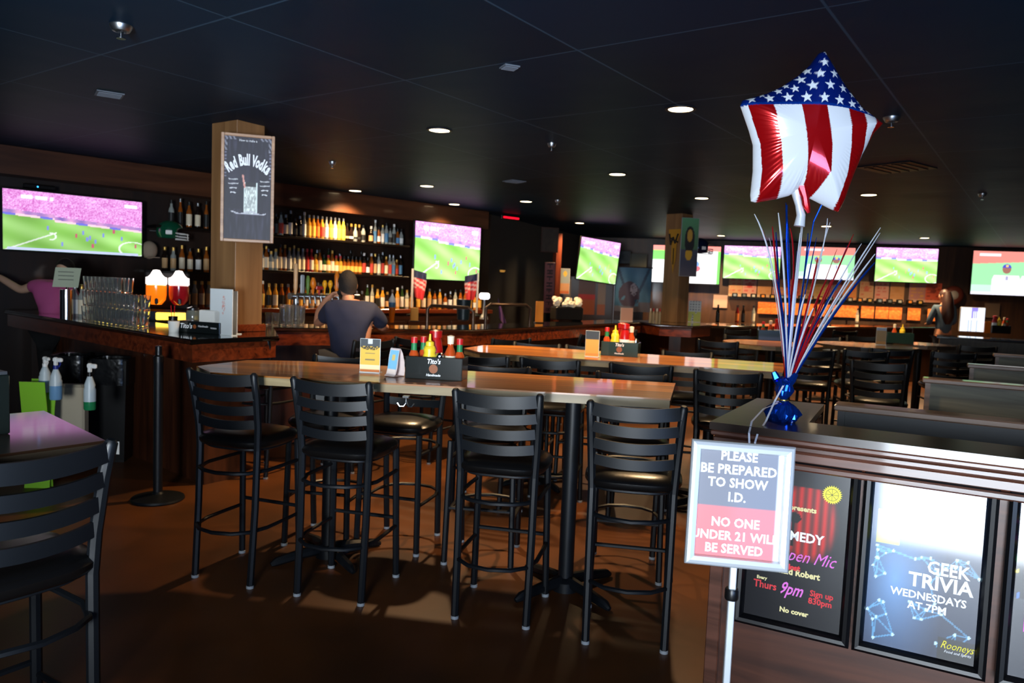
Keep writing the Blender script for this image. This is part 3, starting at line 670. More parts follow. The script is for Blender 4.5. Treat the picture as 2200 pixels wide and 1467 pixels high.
def trivia(u, v):
    g = max(0, 1-math.hypot((u-.25)*1.3, (v-.42))*1.6); c = mix((.13,.17,.26), (.35,.55,.75), g)
    c = mix(c, (.55,.66,.80), .6*max(0, v-.45)); lo = .0045
    if v < .62:
        for a, q in SEG:
            ax, ay, bx, by = a[0], a[1]*.62, q[0], q[1]*.62; dx, dy = bx-ax, by-ay; L2 = dx*dx+dy*dy+1e-9
            tt = max(0, min(1, ((u-ax)*dx+(v-ay)*dy)/L2))
            if abs(u-ax-tt*dx)+abs(v-ay-tt*dy)*1.3 < lo*1.6: c = mix(c, (.45,.78,.95), .6); break
        for a in NET:
            if math.hypot(u-a[0], (v-a[1]*.62)*1.35) < .013: c = (.8,.95,1)
    if .63 < v < .84 and .05 < u < .27: c = (.80,.84,.35)
    if v < .13 and u > .68: c = (.10,.10,.11)
    return c
t, W, H = framed('framed pale blue trivia night poster, the middle one on the half wall', sB0, sB1, zB, zT, trivia, 110, 150)
text('GEEK', .060, wht, t, (W*.22,Y_,H*.03), sx=.85, bold=.0015); text('TRIVIA', .066, wht, t, (W*.16,Y_,-H*.06), sx=.95, bold=.0018)
text('WEDNESDAYS', .036, wht, t, (W*.06,Y_,-H*.15), sx=.95, bold=.001); text('AT 7PM', .036, wht, t, (W*.06,Y_,-H*.215), sx=.95, bold=.001)
text('Rooneys', .036, mat('yellow_script', 'e8d84a', .7), t, (W*.345,Y_,-H*.41), shear=.4, sx=.75); text('Food and Spirits', .013, wht, t, (W*.355,Y_,-H*.447), shear=.3, sx=.9)
def party(u, v):
    c = (.10,.10,.12)
    if v < .45: c = mix(c, (.33,.34,.38), .5)
    for k in range(46):
        a, b_ = hsh(k, 3), .45+.5*hsh(k, 9)
        if math.hypot(u-a*.7, v-b_) < .013: c = [(.9,.8,.2),(.8,.3,.8),(.3,.8,.4),(.3,.5,.9)][k % 4]
    return c
t, W, H = framed('framed dark confetti poster cut off at the right picture edge', sB1+.025, sB1+.025+Wp, zB, zT, party, 60, 90)
text('H', .07, pink, t, (-W*.34,Y_,-H*.19), sx=.9, bold=.003)
# ---- small I.D. sign on a floor stand
p0, p1 = gy(1481, 1080, 1.915), gy(1698, 1087, 1.885)
st = thing('id_sign_stand', 'small aluminium framed I.D. notice on a slim floor stand', 'sign', ((p0.x+p1.x)/2, 1.9, 0), math.atan2(p1.y-p0.y, p1.x-p0.x))
zc = gy(1590, 1085, 1.9).z; W, H = .258, .318
hd = MB().box((0,.008,0), (W-.01,.008,H-.01)).build('sign_panel', ALU, st, (0,0,zc)); hd.rotation_euler = (math.radians(-6), ROLL*.5, 0)
fr = MB(); vs = []; prof = [(0,-.010),(0,.006),(.004,.012),(.012,.015),(.022,.012),(.025,.003)]
for a, d in prof:
    for sx, sz in [(-1,-1),(1,-1),(1,1),(-1,1)]: vs.append((sx*(W/2-a), -d, sz*(H/2-a)))
fr._add(vs, [(k*4+i, k*4+(i+1)%4, (k+1)*4+(i+1)%4, (k+1)*4+i) for k in range(len(prof)-1) for i in range(4)]); fr.build('snap_frame', ALU, hd)
picture('notice_sheet', W-.05, H-.05, 40, 60, lambda u, v: (.86,.86,.88) if u > .93 else ((.42,.42,.45) if v > .47 else (.88,.42,.42)), mat('notice_paper', 'ffffff', .45, attr='base', coat=.15), hd, (0,-.001,0))  # glare haze put into the print colours, washing them paler
for s_, z_, sz in [('PLEASE',.122,.031),('BE PREPARED',.088,.0335),('TO SHOW',.054,.033),('I.D.',.018,.033),('NO ONE',-.047,.032),('UNDER 21 WILL',-.081,.0315),('BE SERVED',-.114,.032)]:
    text(s_, sz, wht, hd, (-.008,-.0025,z_), bold=.0009, sx=.93, spacing=1.03)
MB().box((-.0,.03,zc/2-.05), (.018,.018,zc-.08), ch=.003).build('pole', ALU, st)
MB().tube([(0,.03,zc-.12),(0,.03,zc-.1),(0,.014,zc-.04)], .008, 8).build('bracket', STEEL, st)
MB().lathe([(.16,0),(.16,.008),(.15,.012),(.03,.016),(.014,.05),(.014,.06)], 28, (0,.03,0)).build('base', STEEL, st, smooth=True)
MB().lathe([(.016,.775),(.018,.78),(.018,.80),(.016,.805)], 16, (0,.03,0)).build('collar', BLK2, st, smooth=True)
# ================================================================ BOOTHS
BTH = wood('grey_green_booth_wood', '4a4a3c', '84826c', .5, .2, scale=1.6)
BTHD = wood('dark_grey_booth_paint', '23262a', '2e3236', .5, .2, scale=1.6)
CAPW = wood('booth_cap_wood', '5a463a', '8a6c58', .35, .4, scale=2)
for (px, py), L, mt, lb in [((1803,868),2.2,BTHD,'dark grey booth partition with wooden cap, nearest behind the half wall'),((1990,812),2.2,BTH,'weathered grey-green booth partition, second from the half wall'),
        ((2085,782),2.2,BTH,'weathered booth partition with pinkish cap, third from the half wall'),((2140,760),2.2,BTH,'farthest booth partition at the right picture edge')]:
    p = gz(px, py, 1.10); t = thing('booth_partition', lb, 'booth', (p.x, p.y, 0), HW.rz)
    MB().box((L/2+.02,.05,.535), (L,.09,1.07)).build('panel', mt, t)
    MB().box((L/2,.05,1.085), (L+.04,.13,.03), ch=.006).build('cap', CAPW, t)
    MB().box((.012,-.0,.535), (.03,.02,1.07)).build('end_trim', CAPW if mt is BTH else BTHD, t)
    s_ = MB().box((L/2+.1,.36,.24), (L-.2,.46,.46), ch=.02).build('bench', DKW, t); MB().box((L/2+.1,.36,.50), (L-.2,.48,.09), ch=.03).build('seat_pad', SEAT, t)
# ================================================================ STAR BALLOON
OUTL = [(745,100),(925,360),(1080,530),(1248,640),(1180,720),(1100,890),(1045,1050),(985,1250),(942,1348),(875,1325),(710,1250),(660,1225),(600,1195),(540,1235),(440,1265),(285,1300),(240,1290),(232,1240),(240,1050),(228,850),(190,740),(108,545),(125,505),(310,445),(430,385),(560,290),(640,210),(700,120)]
BY = 2.75; PXM = BY/F/3.76     # metres per detail pixel
bc = gy(1560+650/3.76, 90+760/3.76, BY)
def outR(a):     # radius of the outline (detail px) from (650,760) in direction a
    dx, dy = math.cos(a), -math.sin(a); best = 0
    for i in range(len(OUTL)):
        x1, y1 = OUTL[i][0]-650, OUTL[i][1]-760; x2, y2 = OUTL[(i+1) % len(OUTL)][0]-650, OUTL[(i+1) % len(OUTL)][1]-760
        ex, ey = x2-x1, y2-y1; den = dx*ey-dy*ex
        if abs(den) < 1e-9: continue
        tt = (x1*ey-y1*ex)/den; uu = (x1*dy-y1*dx)/den
        if tt > 0 and -1e-6 <= uu <= 1+1e-6: best = max(best, tt)
    return best
STS = [(755,120,28),(720,210,44),(600,272,38),(820,210,26),(680,305,44),(803,292,44),(550,345,42),(900,325,26),(445,392,28),(625,400,48),(757,392,48),(878,402,42),(968,437,34),(500,422,36),(385,437,36),(180,505,40),(312,500,44),(445,495,46),(578,495,48),(707,497,48),(837,505,46),(950,522,42),(1038,545,34),(1108,565,30),(1165,590,24),(1225,610,18),(265,462,32),(1020,490,20)]
def instar(x, y, cx, cy, R):
    dx, dy = x-cx, y-cy; d = math.hypot(dx, dy)
    if d > R: return False
    a = (math.atan2(dx, -dy)+.08) % (2*PI/5); a = min(a, 2*PI/5-a)
    # edge between outer point (R,0) and inner point (.382R at 36deg)
    ox, oy = R, 0; ix, iy = .40*R*math.cos(PI/5), .40*R*math.sin(PI/5); x_, y_ = d*math.cos(a), d*math.sin(a)
    return (ix-ox)*(y_-oy)-(iy-oy)*(x_-ox) > 0
BND = [(560,[155,335,540,730,915,1055,1178]),(850,[268,405,595,788,955,1085,1115]),(1050,[290,428,622,800,955,1060,1200]),(1250,[280,440,630,700,905,985,1200])]
def bcol(x, y):
    yb = 548+max(0, x-650)*.03+max(0, x-900)*.13
    if y < yb+6:
        for cx, cy, R in STS:
            if abs(x-cx) < R and abs(y-cy) < R and instar(x, y, cx, cy, R): return (.86,.88,.89), 0
        return ((.04,.15,.52) if y < yb-14 else (.05,.25,.66)), 1
    for k in range(len(BND)-1):
        if y <= BND[k+1][0] or k == len(BND)-2:
            y0, a = BND[k]; y1, b_ = BND[k+1]; tt = max(-.1, min(1.2, (y-y0)/(y1-y0))); break
    i = sum(1 for q in range(7) if x > a[q]+(b_[q]-a[q])*tt)
    return ((.72,.05,.07), 1) if i % 2 == 1 else ((.84,.85,.86), 0)
M = bpy.data.materials.new('printed_foil'); M.use_nodes = True; nt = M.node_tree; b = nt.nodes['Principled BSDF']
a = nt.nodes.new('ShaderNodeAttribute'); a.attribute_name = 'Col'; nt.links.new(a.outputs['Color'], b.inputs['Base Color'])
sub = nt.nodes.new('ShaderNodeMath'); sub.operation = 'MULTIPLY'; sub.inputs[1].default_value = .55; nt.links.new(a.outputs['Alpha'], sub.inputs[0]); nt.links.new(sub.outputs[0], b.inputs['Metallic'])
b.inputs['Roughness'].default_value = .2; b.inputs['Coat Weight'].default_value = .6; b.inputs['Coat Roughness'].default_value = .04; FOIL = M
NT, NRR = 420, 100; TH = .085
vs = []; cl = []
Rt = [outR(2*PI*i/NT) for i in range(NT)]; Rm = sum(Rt)/NT
for side in (-1, 1):
    for j in range(NRR+1):
        tt = j/NRR; tt = 1-(1-tt)**1.4
        for i in range(NT):
            an = 2*PI*i/NT; R = Rt[i]; x = 650+tt*R*math.cos(an); y = 760-tt*R*math.sin(an)
            h = TH*(max(0, 1-tt**2.2))**.62
            ph = an*38; h += .0022*math.sin(ph*2+6*nz(an*4, 1))*max(0, tt-.55)*2*(1-tt)*4*(.4+.6*abs(nz(an*3, 7)))
            vs.append((bc.x+(x-650)*PXM, side*h, bc.z-(y-760)*PXM))
            c, mm = bcol(x, y) if side < 0 else (((.04,.15,.52), 1) if y < 560 else ((.72,.05,.07), 1)); L = lin(c); cl += L[:3]+[float(mm)]
n1 = (NRR+1)*NT; fs = []
for s_ in (0, 1):
    for j in range(NRR):
        for i in range(NT):
            q = (s_*n1+j*NT+i, s_*n1+j*NT+(i+1)%NT, s_*n1+(j+1)*NT+(i+1)%NT, s_*n1+(j+1)*NT+i)
            fs.append(q if s_ else q[::-1])
me = bpy.data.meshes.new('star_balloon'); me.from_pydata([(x-bc.x, y, z-bc.z) for x, y, z in vs], [], fs); me.update()
for p_ in me.polygons: p_.use_smooth = True
ca = me.color_attributes.new('Col', 'FLOAT_COLOR', 'POINT'); ca.data.foreach_set('color', cl); me.materials.append(FOIL)
bal = bpy.data.objects.new('star_balloon', me); COL.objects.link(bal); bal.location = (bc.x, BY, bc.z)
tag(bal, 'star-shaped foil balloon with stars and red and white stripes floating above the ribbons', 'balloon')
def bp(px, py, dy=0): q = gy(px, py, BY); return (q.x-bc.x, dy, q.z-bc.z)
WF = mat('white_foil', 'd8dce2', .3, metal=.3); RF = mat('red_foil', 'c81824', .22, metal=.7); BF = mat('blue_foil', '1450c8', .16, metal=.85); SF = mat('silver_foil', 'd4d8e0', .28, metal=.35)
b = MB(); pts = [bp(1709,405), bp(1712,425), bp(1716,440), bp(1721,462), bp(1717,486)]
b.tube(pts, [.02,.014,.013,.016,.020], 10); b.build('filling_neck', WF, bal, smooth=True)
MB().tube([bp(1720,400,-.012), bp(1726,425,-.018), bp(1728,440,-.018), bp(1734,458,-.016)], [.022,.013,.014,.006], 8).build('red_neck_fold', RF, bal, smooth=True)
# ---- weight with foil spray
wz = 1.10; wp = gz(1680, 903, wz); WYY = wp.y
wt = thing('balloon_weight', 'crumpled blue foil balloon weight with red, silver and blue strands on the half wall', 'balloon weight', (wp.x, wp.y, wz))
b = MB(); prof = [(.0,.0),(.046,.0),(.056,.012),(.060,.03),(.054,.050),(.036,.066),(.016,.076),(.014,.084),(.026,.098),(.034,.118),(.030,.140),(.020,.156),(.012,.165)]
b.lathe([(max(r, .0005), z) for r, z in prof], 48)
for i, (x, y, z) in enumerate(b.v):
    k = 1+.28*nz(x*42, y*42, z*38)+.14*nz(x*110, y*110, z*90); b.v[i] = (x*k, y*k, z+.006*nz(x*60, y*60, 5) if z > .01 else z)
b.build('foil_wrap', BF, wt, smooth=False)
MB().tube([(.016*math.cos(2*PI*k/16), .016*math.sin(2*PI*k/16), .08) for k in range(16)], .0035, 6, True).build('gold_tie', mat('gold_foil', 'd8b050', .25, metal=.9), wt)
b = MB()
for k in range(7):
    a_ = 2*PI*k/7; b.tube([(.012*math.cos(a_), .012*math.sin(a_), .13), (.03*math.cos(a_), .025*math.sin(a_), .160), (.040*math.cos(a_+.3), .03*math.sin(a_), .155+.03*(k % 3 == 0))], [.012,.016,.010], 6)
b.build('foil_tuft', BF, wt, smooth=False)
base = Vector((gy(1690, 838, WYY).x-wp.x, 0, gy(1690, 838, WYY).z-wz))
def strand(ex, ey, mt, r=.0022, mid=None, dy=0):
    q = gy(1560+ex/2.768, 430+ey/2.768, WYY+dy); e_ = Vector((q.x-wp.x, q.y-wp.y, q.z-wz)); P_ = []
    m1 = None
    if mid: q = gy(1560+mid[0]/2.768, 430+mid[1]/2.768, WYY+dy*.8); m1 = Vector((q.x-wp.x, q.y-wp.y, q.z-wz))
    for k in range(13):
        t_ = k/12
        if m1: p_ = base*(1-t_)**2+(2*m1-.5*base-.5*e_)*2*t_*(1-t_)+e_*t_*t_
        else: p_ = base.lerp(e_, t_)+Vector((.02*math.sin(PI*t_)*(1 if ex > 380 else -1), 0, 0))*.4
        P_.append(p_)
    MB().tube([(base.x*.6, 0, .10)]+P_, [r*1.15]*12+[r*.9, r*.5], 5).build('foil_strand', mt, wt, smooth=True)
for ex, ey, mt, r, mid, dy in [(168,82,SF,.0028,(290,480),-.03),(310,75,SF,.0036,(350,560),.0),(603,108,SF,.0022,(540,440),.05),(440,195,SF,.003,(400,620),-.02),(618,132,SF,.0016,(520,480),.06),(918,163,SF,.0026,(620,640),-.05),(915,195,SF,.0026,(560,760),.05),(885,320,SF,.0034,(600,720),0),(805,258,SF,.0022,(600,620),.04),(455,152,SF,.003,(400,700),.02),(255,222,SF,.001,(300,500),.07),
        (355,15,BF,.0032,(375,500),.02),(296,190,BF,.0034,(320,600),.03),(487,197,BF,.003,(450,560),-.02),(538,222,BF,.0022,(440,700),.04),(690,470,BF,.0036,(560,680),.0),(885,370,BF,.0040,(640,680),-.02),(440,690,BF,.006,(415,840),.02),(300,470,BF,.0032,(340,720),-.04),(500,780,BF,.0045,(440,900),.0),(640,540,BF,.003,(520,760),-.03),
        (275,156,RF,.0034,(310,560),-.02),(380,165,RF,.0028,(400,480),.05),(218,175,RF,.0022,(300,560),.05),(545,342,RF,.0030,(480,640),-.04),(758,202,RF,.0024,(600,560),.04),(600,470,RF,.0030,(500,700),.0),(630,470,RF,.0034,(520,720),-.05),(400,420,RF,.0026,(380,700),.06),(560,700,RF,.0035,(470,880),-.05),(700,500,RF,.0026,(560,740),.03),(330,640,RF,.003,(345,820),.03),
        (420,300,DKW if False else BF,.0016,(400,640),.08),(660,290,RF,.0012,(560,560),.08),(720,270,BF,.0012,(600,560),.09),(250,330,SF,.0012,(300,620),.06),(470,560,SF,.0030,(420,760),-.05),(520,640,SF,.0034,(440,840),-.06)]:
    strand(ex, ey, mt, r, mid, dy)
# thin strings between balloon and weight, white ribbon tails
def bw(px, py, dy=0): q = gy(px, py, WYY+dy); return (q.x-wp.x, dy, q.z-wz)
MB().tube([bw(1688,836), bw(1703,640,-.02), bw(1722,484,-.06)], .0014, 5).build('balloon_ribbon', SF, wt)
MB().tube([bw(1690,440,-.03), bw(1690,520,-.01), bw(1697,700), bw(1690,830)], [.0042,.003,.002,.002], 5).build('balloon_ribbon', BF, wt)
MB().tube([bw(1765,440,-.03), bw(1748,476,-.01), bw(1720,640), bw(1690,830)], [.0034,.003,.0012,.001], 5).build('balloon_ribbon', BF, wt)
def ribbon(P_, w_, nm='ribbon_tail'):
    b = MB(); n = len(P_); vs = []
    for k, p_ in enumerate(P_): vs += [(p_[0]-w_, p_[1], p_[2]), (p_[0]+w_, p_[1]-.003, p_[2])]
    vs += [(x, y+.0006, z) for x, y, z in vs]; N2 = 2*n
    fs = [(2*k, 2*k+1, 2*k+3, 2*k+2) for k in range(n-1)]+[(N2+2*k+2, N2+2*k+3, N2+2*k+1, N2+2*k) for k in range(n-1)]
    b._add(vs, fs); b.build(nm, mat('white_ribbon', 'd8dae2', .35, metal=.2), wt)
ribbon([bw(1690,815,-.02), bw(1665,860,-.045), bw(1645,905,-.11), bw(1628,930,-.175), bw(1622,950,-.19), bw(1618,1000,-.19)], .003)
ribbon([bw(1676,864,-.02), bw(1640,878,-.06), bw(1615,905,-.14), bw(1609,930,-.19), bw(1610,960,-.2), bw(1612,1000,-.2)], .003)
ribbon([bw(1690,868,.0), bw(1708,880,-.01), bw(1712,895,-.02), bw(1700,908,-.05)], .0018)
# ================================================================ PEOPLE
def skin_body(name, chains, m, parent=None, root=None, sub=2, loc=(0,0,0)):
    """one continuous surface grown around connected joints; chains = lists of (x,y,z,r), first vertex of a chain reused when it matches"""
    me = bpy.data.meshes.new(name+'_skeleton'); vs = []; rs = []; es = []
    def vid(p):
        for i, q in enumerate(vs):
            if abs(q[0]-p[0])+abs(q[1]-p[1])+abs(q[2]-p[2]) < 1e-4: return i
        vs.append(tuple(p[:3])); rs.append(p[3:]); return len(vs)-1
    for c in chains:
        ids = [vid(p) for p in c]; es += list(zip(ids, ids[1:]))
    me.from_pydata(vs, es, []); o = bpy.data.objects.new(name, me); COL.objects.link(o)
    sm = o.modifiers.new('s', 'SKIN'); sd = o.modifiers.new('d', 'SUBSURF'); sd.levels = sd.render_levels = sub
    for i, r in enumerate(rs):
        k = me.skin_vertices[0].data[i]; k.radius = (r[0], r[1] if len(r) > 1 else r[0]); k.use_root = (i == 0)
    bpy.context.view_layer.update()
    m2 = bpy.data.meshes.new_from_object(o.evaluated_get(bpy.context.evaluated_depsgraph_get())); bpy.data.objects.remove(o); bpy.data.meshes.remove(me)
    m2.name = name; m2.materials.clear(); m2.materials.append(m)
    for p in m2.polygons: p.use_smooth = True
    r = bpy.data.objects.new(name, m2); COL.objects.link(r); r.location = loc
    if parent: r.parent = parent
    return r
def hand(h, d, up, r=.0085, L=.075):   # palm + five fingers as chains; h wrist, d forward direction, up = back of hand
    h, d, up = Vector(h), Vector(d).normalized(), Vector(up).normalized(); s = d.cross(up).normalized()
    kn = h+d*.045; c = [[(*h, .026, .018), (*kn, .034, .016), (*(h+d*.085), .036, .014)]]
    for k, (o_, ln) in enumerate([(-.030,.85),(-.010,1),(.010,.95),(.029,.75)]):
        a = h+d*.085+s*o_; b_ = a+d*L*ln*.5-up*.008; e_ = b_+d*L*ln*.35-up*.025
        c.append([(*(h+d*.085), .036, .014), (*a, r*1.1, r*1.1), (*b_, r, r), (*e_, r*.85, r*.85)])
    a = h+d*.03-s*.035; c.append([(*kn, .034, .016), (*a, r*1.2, r*1.2), (*(a+d*.035-s*.018-up*.01), r, r), (*(a+d*.06-s*.016-up*.02), r*.8, r*.8)])
    return c
HAIR = mat('dark_brown_hair', '150d09', .85, bump=.3, bscale=90); NAVY = mat('navy_tshirt', '1e2238', .85, vary=.12, vscale=12)
# seated man at the bar, seen from behind
mx, my = -1.40, 6.42
man = thing('person', 'man in a navy t-shirt seated at the bar, left hand raised to his chin', 'person', (mx, my, 0), 0)
P_pel, P_sp, P_ch, P_nk = (0,0,.86), (.01,.03,1.05), (.0,.06,1.27), (-.02,.08,1.40)
chains = [[(*P_pel,.155,.12), (*P_sp,.15,.11), (*P_ch,.165,.115), (*P_nk,.058,.058), (-.035,.11,1.465,.052,.055)],
    [(*P_ch,.165,.115), (-.165,.09,1.325,.062,.06), (-.235,.18,1.24,.048,.048), (-.37,.40,1.165,.040,.040), (-.335,.33,1.29,.036,.036), (-.235,.20,1.405,.026,.024)],
    [(*P_ch,.165,.115), (.185,.07,1.315,.062,.06), (.25,.20,1.18,.046,.046), (.24,.46,1.150,.038,.038), (.08,.66,1.155,.026,.024)],
    [(*P_pel,.155,.12), (-.10,.03,.84,.09,.085), (-.22,.30,.83,.078,.074), (-.25,.36,.78,.062,.062), (-.20,.33,.55,.055,.055), (-.14,.26,.36,.038,.038), (-.13,.36,.31,.038,.03), (-.13,.44,.30,.03,.022)],
    [(*P_pel,.155,.12), (.10,.03,.84,.09,.085), (.14,.32,.84,.078,.074), (.14,.40,.78,.062,.062), (.12,.36,.55,.055,.055), (.10,.28,.36,.038,.038), (.10,.38,.31,.038,.03), (.10,.46,.30,.03,.022)]]
chains += hand((-.235,.20,1.405), (.75,-.25,.55), (-.5,.2,.8)); chains += hand((.08,.66,1.155), (-.95,.15,0), (0,0,1))
skin_body('body', chains, SKIN, man)
hx, hy, hz = -.045, .135, 1.535
b = MB(); n = 26; vs = []
def head_mb(c, yaw, w_=.076, d_=.098, h_=.12):
    b = MB(); rings = 18; seg = 24; vs = []; fs = []; cy, sy_ = math.cos(yaw), math.sin(yaw)
    for j in range(rings+1):
        t_ = j/rings; z = -h_*math.cos(PI*t_); r = max(.002, math.sin(PI*t_)**.75)
        for i in range(seg):
            a = 2*PI*i/seg; x = w_*r*math.cos(a); y = d_*r*math.sin(a)     # +y = face
            if z < -.02: x *= 1-.28*min(1, (-.02-z)/.1); y = y*(1-.12*min(1, (-.02-z)/.1))+.012*min(1, (-.02-z)/.1)
            f = math.exp(-((x/.013)**2))*(1 if y > 0 else 0)
            if y > .05: y += f*.024*math.exp(-((z+.022)/.02)**2)+math.exp(-((abs(x)-.03)/.016)**2)*-.008*math.exp(-((z-.012)/.012)**2)+math.exp(-(x/.024)**2)*.006*math.exp(-((z+.062)/.008)**2)+math.exp(-(x/.02)**2)*.009*math.exp(-((z+.1)/.015)**2)
            vs.append((c[0]+x*cy-y*sy_, c[1]+x*sy_+y*cy, c[2]+z))
    for j in range(rings):
        for i in range(seg): fs.append((j*seg+i, j*seg+(i+1)%seg, (j+1)*seg+(i+1)%seg, (j+1)*seg+i))
    b._add(vs, fs)
    for s in (-1, 1):     # ears
        lx, ly = s*(w_+.004), -.005
        b.sphere((c[0]+lx*cy-ly*sy_, c[1]+lx*sy_+ly*cy, c[2]-.01), .017, 10, .45, 1, 1.7)
    return b
YAW = math.radians(25)
hd = head_mb((hx,hy,hz), YAW).build('head', SKIN, man, smooth=True)
def eyes(c, yaw, parent):
    for s in (-1, 1):
        x, y = s*.031, .083; cy, sy_ = math.cos(yaw), math.sin(yaw)
        MB().sphere((c[0]+x*cy-y*sy_, c[1]+x*sy_+y*cy, c[2]+.012), .0105, 10).build('eye', WHITE, parent, smooth=True)
eyes((hx,hy,hz), YAW, hd)
def haircap(c, yaw, low=-.03, w_=.083, d_=.105, h_=.128, front=.03):
    b = MB(); rings = 16; seg = 24; vs = []; fs = []; cy, sy_ = math.cos(yaw), math.sin(yaw)
    for j in range(rings+1):
        t_ = j/rings
        for i in range(seg):
            a = 2*PI*i/seg; fr_ = max(0, math.sin(a)); zmin = low*(1-fr_)-.055*max(0, -math.sin(a))+fr_*(front+.03)
            z = zmin+(h_-zmin)*math.sin(t_*PI/2); r = math.sqrt(max(0, 1-(max(z, -.05)/h_)**2)); k = 1+.03*nz(a*3, t_*5)
            x = w_*r*math.cos(a)*k; y = d_*r*math.sin(a)*k; vs.append((c[0]+x*cy-y*sy_, c[1]+x*sy_+y*cy, c[2]+z))
    for j in range(rings):
        for i in range(seg): fs.append((j*seg+i, j*seg+(i+1)%seg, (j+1)*seg+(i+1)%seg, (j+1)*seg+i))
    return b._add(vs, fs)
haircap((hx,hy,hz), YAW).build('hair', HAIR, man, smooth=True)
# short beard along the jaw
b = MB(); cy_, sy_ = math.cos(YAW), math.sin(YAW); vs = []
P2 = []
for k in range(9):
    a = math.radians(-20+k*27.5); x, y = .068*math.cos(a), .078*math.sin(a)+.015; P2.append((hx+x*cy_-y*sy_, hy+x*sy_+y*cy_, hz-.066-.020*math.sin(a)))
b.tube(P2, [.012,.017,.02,.021,.021,.021,.02,.017,.012], 8).build('beard', HAIR, man, smooth=True)
sh = [[(0,-.0,.80,.175,.14), (*P_sp,.172,.13), (*P_ch,.185,.135), (-.015,.075,1.375,.082,.075)],
      [(*P_ch,.185,.135), (-.17,.09,1.328,.084,.08), (-.22,.155,1.27,.075,.075), (-.285,.26,1.215,.072,.070)],
      [(*P_ch,.185,.135), (.185,.07,1.322,.084,.08), (.235,.14,1.245,.074,.074), (.25,.24,1.185,.070,.070)]]
skin_body('tshirt', sh, NAVY, man)
skin_body('shorts', [[(0,0,.86,.175,.145), (-.10,.03,.845,.108,.10), (-.19,.24,.835,.096,.09)], [(0,0,.86,.175,.145), (.10,.03,.845,.108,.10), (.13,.26,.845,.096,.09)]], mat('dark_shorts', '17181e', .9), man)
for sx, yy in ((-.13,.36),(.10,.38)): MB().box((sx, yy+.03, .275), (.095,.27,.07), ch=.03).build('shoe', BLK2, man, smooth=True)
# bartender in a pink t-shirt, leaning, one arm stretched to the left
PINKM = mat('pink_tshirt', 'c0568c', .8)
q = gy(92, 640, 7.62); bx, by_ = -4.70, 7.62
bt = thing('person', 'bartender in a pink t-shirt behind the bar stretching one arm to the left', 'person', (bx, by_, 0), 0)
ZB = .0
cen = gy(98, 640, by_).x-bx
s_l = gy(80, 612, by_); e_l = gy(45, 624, by_+.0); w_l = gy(0, 596, by_); w2 = gy(-25, 588, by_)
def L3(v): return (v.x-bx, v.y-by_, v.z)
sL, eL, wL, hL = L3(s_l), L3(e_l), L3(w_l), L3(w2)
chb = (cen+.08, .0, 1.28)
ch = [[(cen+.10,.0,.95,.15,.11), (cen+.09,.0,1.15,.135,.10), (*chb,.13,.10), (cen+.15,.0,1.40,.055,.055), (cen+.19,-.02,1.46,.05,.05)],
      [(*chb,.13,.10), (*sL,.062,.058), (*eL,.044,.044), (*wL,.034,.034), (*hL,.026,.022)],
      [(*chb,.13,.10), (cen+.24,.05,1.34,.058,.055), (cen+.30,.10,1.16,.042,.042), (cen+.32,-.12,1.10,.028,.026)],
      [(cen+.10,.0,.95,.15,.11), (cen+.0,.0,.9,.09,.09), (cen-.0,.02,.5,.06,.06), (cen-.0,.02,.08,.045,.045), (cen,-.12,.05,.04,.03)],
      [(cen+.10,.0,.95,.15,.11), (cen+.2,.0,.9,.09,.09), (cen+.2,.02,.5,.06,.06), (cen+.2,.02,.08,.045,.045), (cen+.2,-.12,.05,.04,.03)]]
ch += hand(hL, (Vector(hL)-Vector(wL)), (0,0,1))
skin_body('body', ch, SKIN2, bt)
hc = (cen+.22, -.03, 1.555); hd2 = head_mb(hc, PI).build('head', SKIN2, bt, smooth=True); eyes(hc, PI, hd2); haircap(hc, PI).build('hair', HAIR, bt, smooth=True)
mid = tuple((Vector(sL)*.45+Vector(eL)*.55))
skin_body('tshirt', [[(cen+.10,.0,.90,.165,.13), (cen+.09,.0,1.15,.15,.115), (*chb,.145,.115), (cen+.15,.0,1.385,.095,.09)],
                     [(*chb,.145,.115), (*sL,.085,.078), (*mid,.076,.07)], [(*chb,.145,.115), (cen+.24,.05,1.34,.075,.07), (cen+.28,.08,1.22,.068,.068)]], PINKM, bt)
skin_body('trousers', [[(cen+.10,.0,.92,.16,.125), (cen+.0,.0,.86,.10,.10), (cen,.02,.5,.075,.075), (cen,.02,.12,.06,.06)], [(cen+.10,.0,.92,.16,.125), (cen+.2,.0,.86,.10,.10), (cen+.2,.02,.5,.075,.075), (cen+.2,.02,.12,.06,.06)]], mat('black_trousers', '0e0e10', .9), bt)
# woman with long dark hair at the rear counter
q = gy(2030, 660, 14.3); wx, wy = q.x, 14.3
wo = thing('person', 'person with long dark hair and a blue-grey top standing at the rear counter', 'person', (wx, wy, 0), 0)
k_ = 1.06
ch = [[(0,0,.95*k_,.14,.11), (0,0,1.12*k_,.12,.10), (0,.0,1.36*k_,.14,.10), (0,.02,1.50*k_,.05,.05), (0,.03,1.56*k_,.048,.048)],
      [(0,.0,1.36*k_,.14,.10), (-.17,.02,1.42*k_,.052,.05), (-.24,.06,1.16*k_,.04,.04), (-.14,.26,1.12*k_,.026,.024)], [(0,.0,1.36*k_,.14,.10), (.17,.02,1.42*k_,.052,.05), (.24,.06,1.16*k_,.04,.04), (.14,.26,1.12*k_,.026,.024)],
      [(0,0,.95*k_,.14,.11), (-.09,0,.86*k_,.09,.09), (-.09,0,.48*k_,.058,.058), (-.09,0,.08,.042,.042), (-.09,.12,.05,.035,.025)], [(0,0,.95*k_,.14,.11), (.09,0,.86*k_,.09,.09), (.09,0,.48*k_,.058,.058), (.09,0,.08,.042,.042), (.09,.12,.05,.035,.025)]]
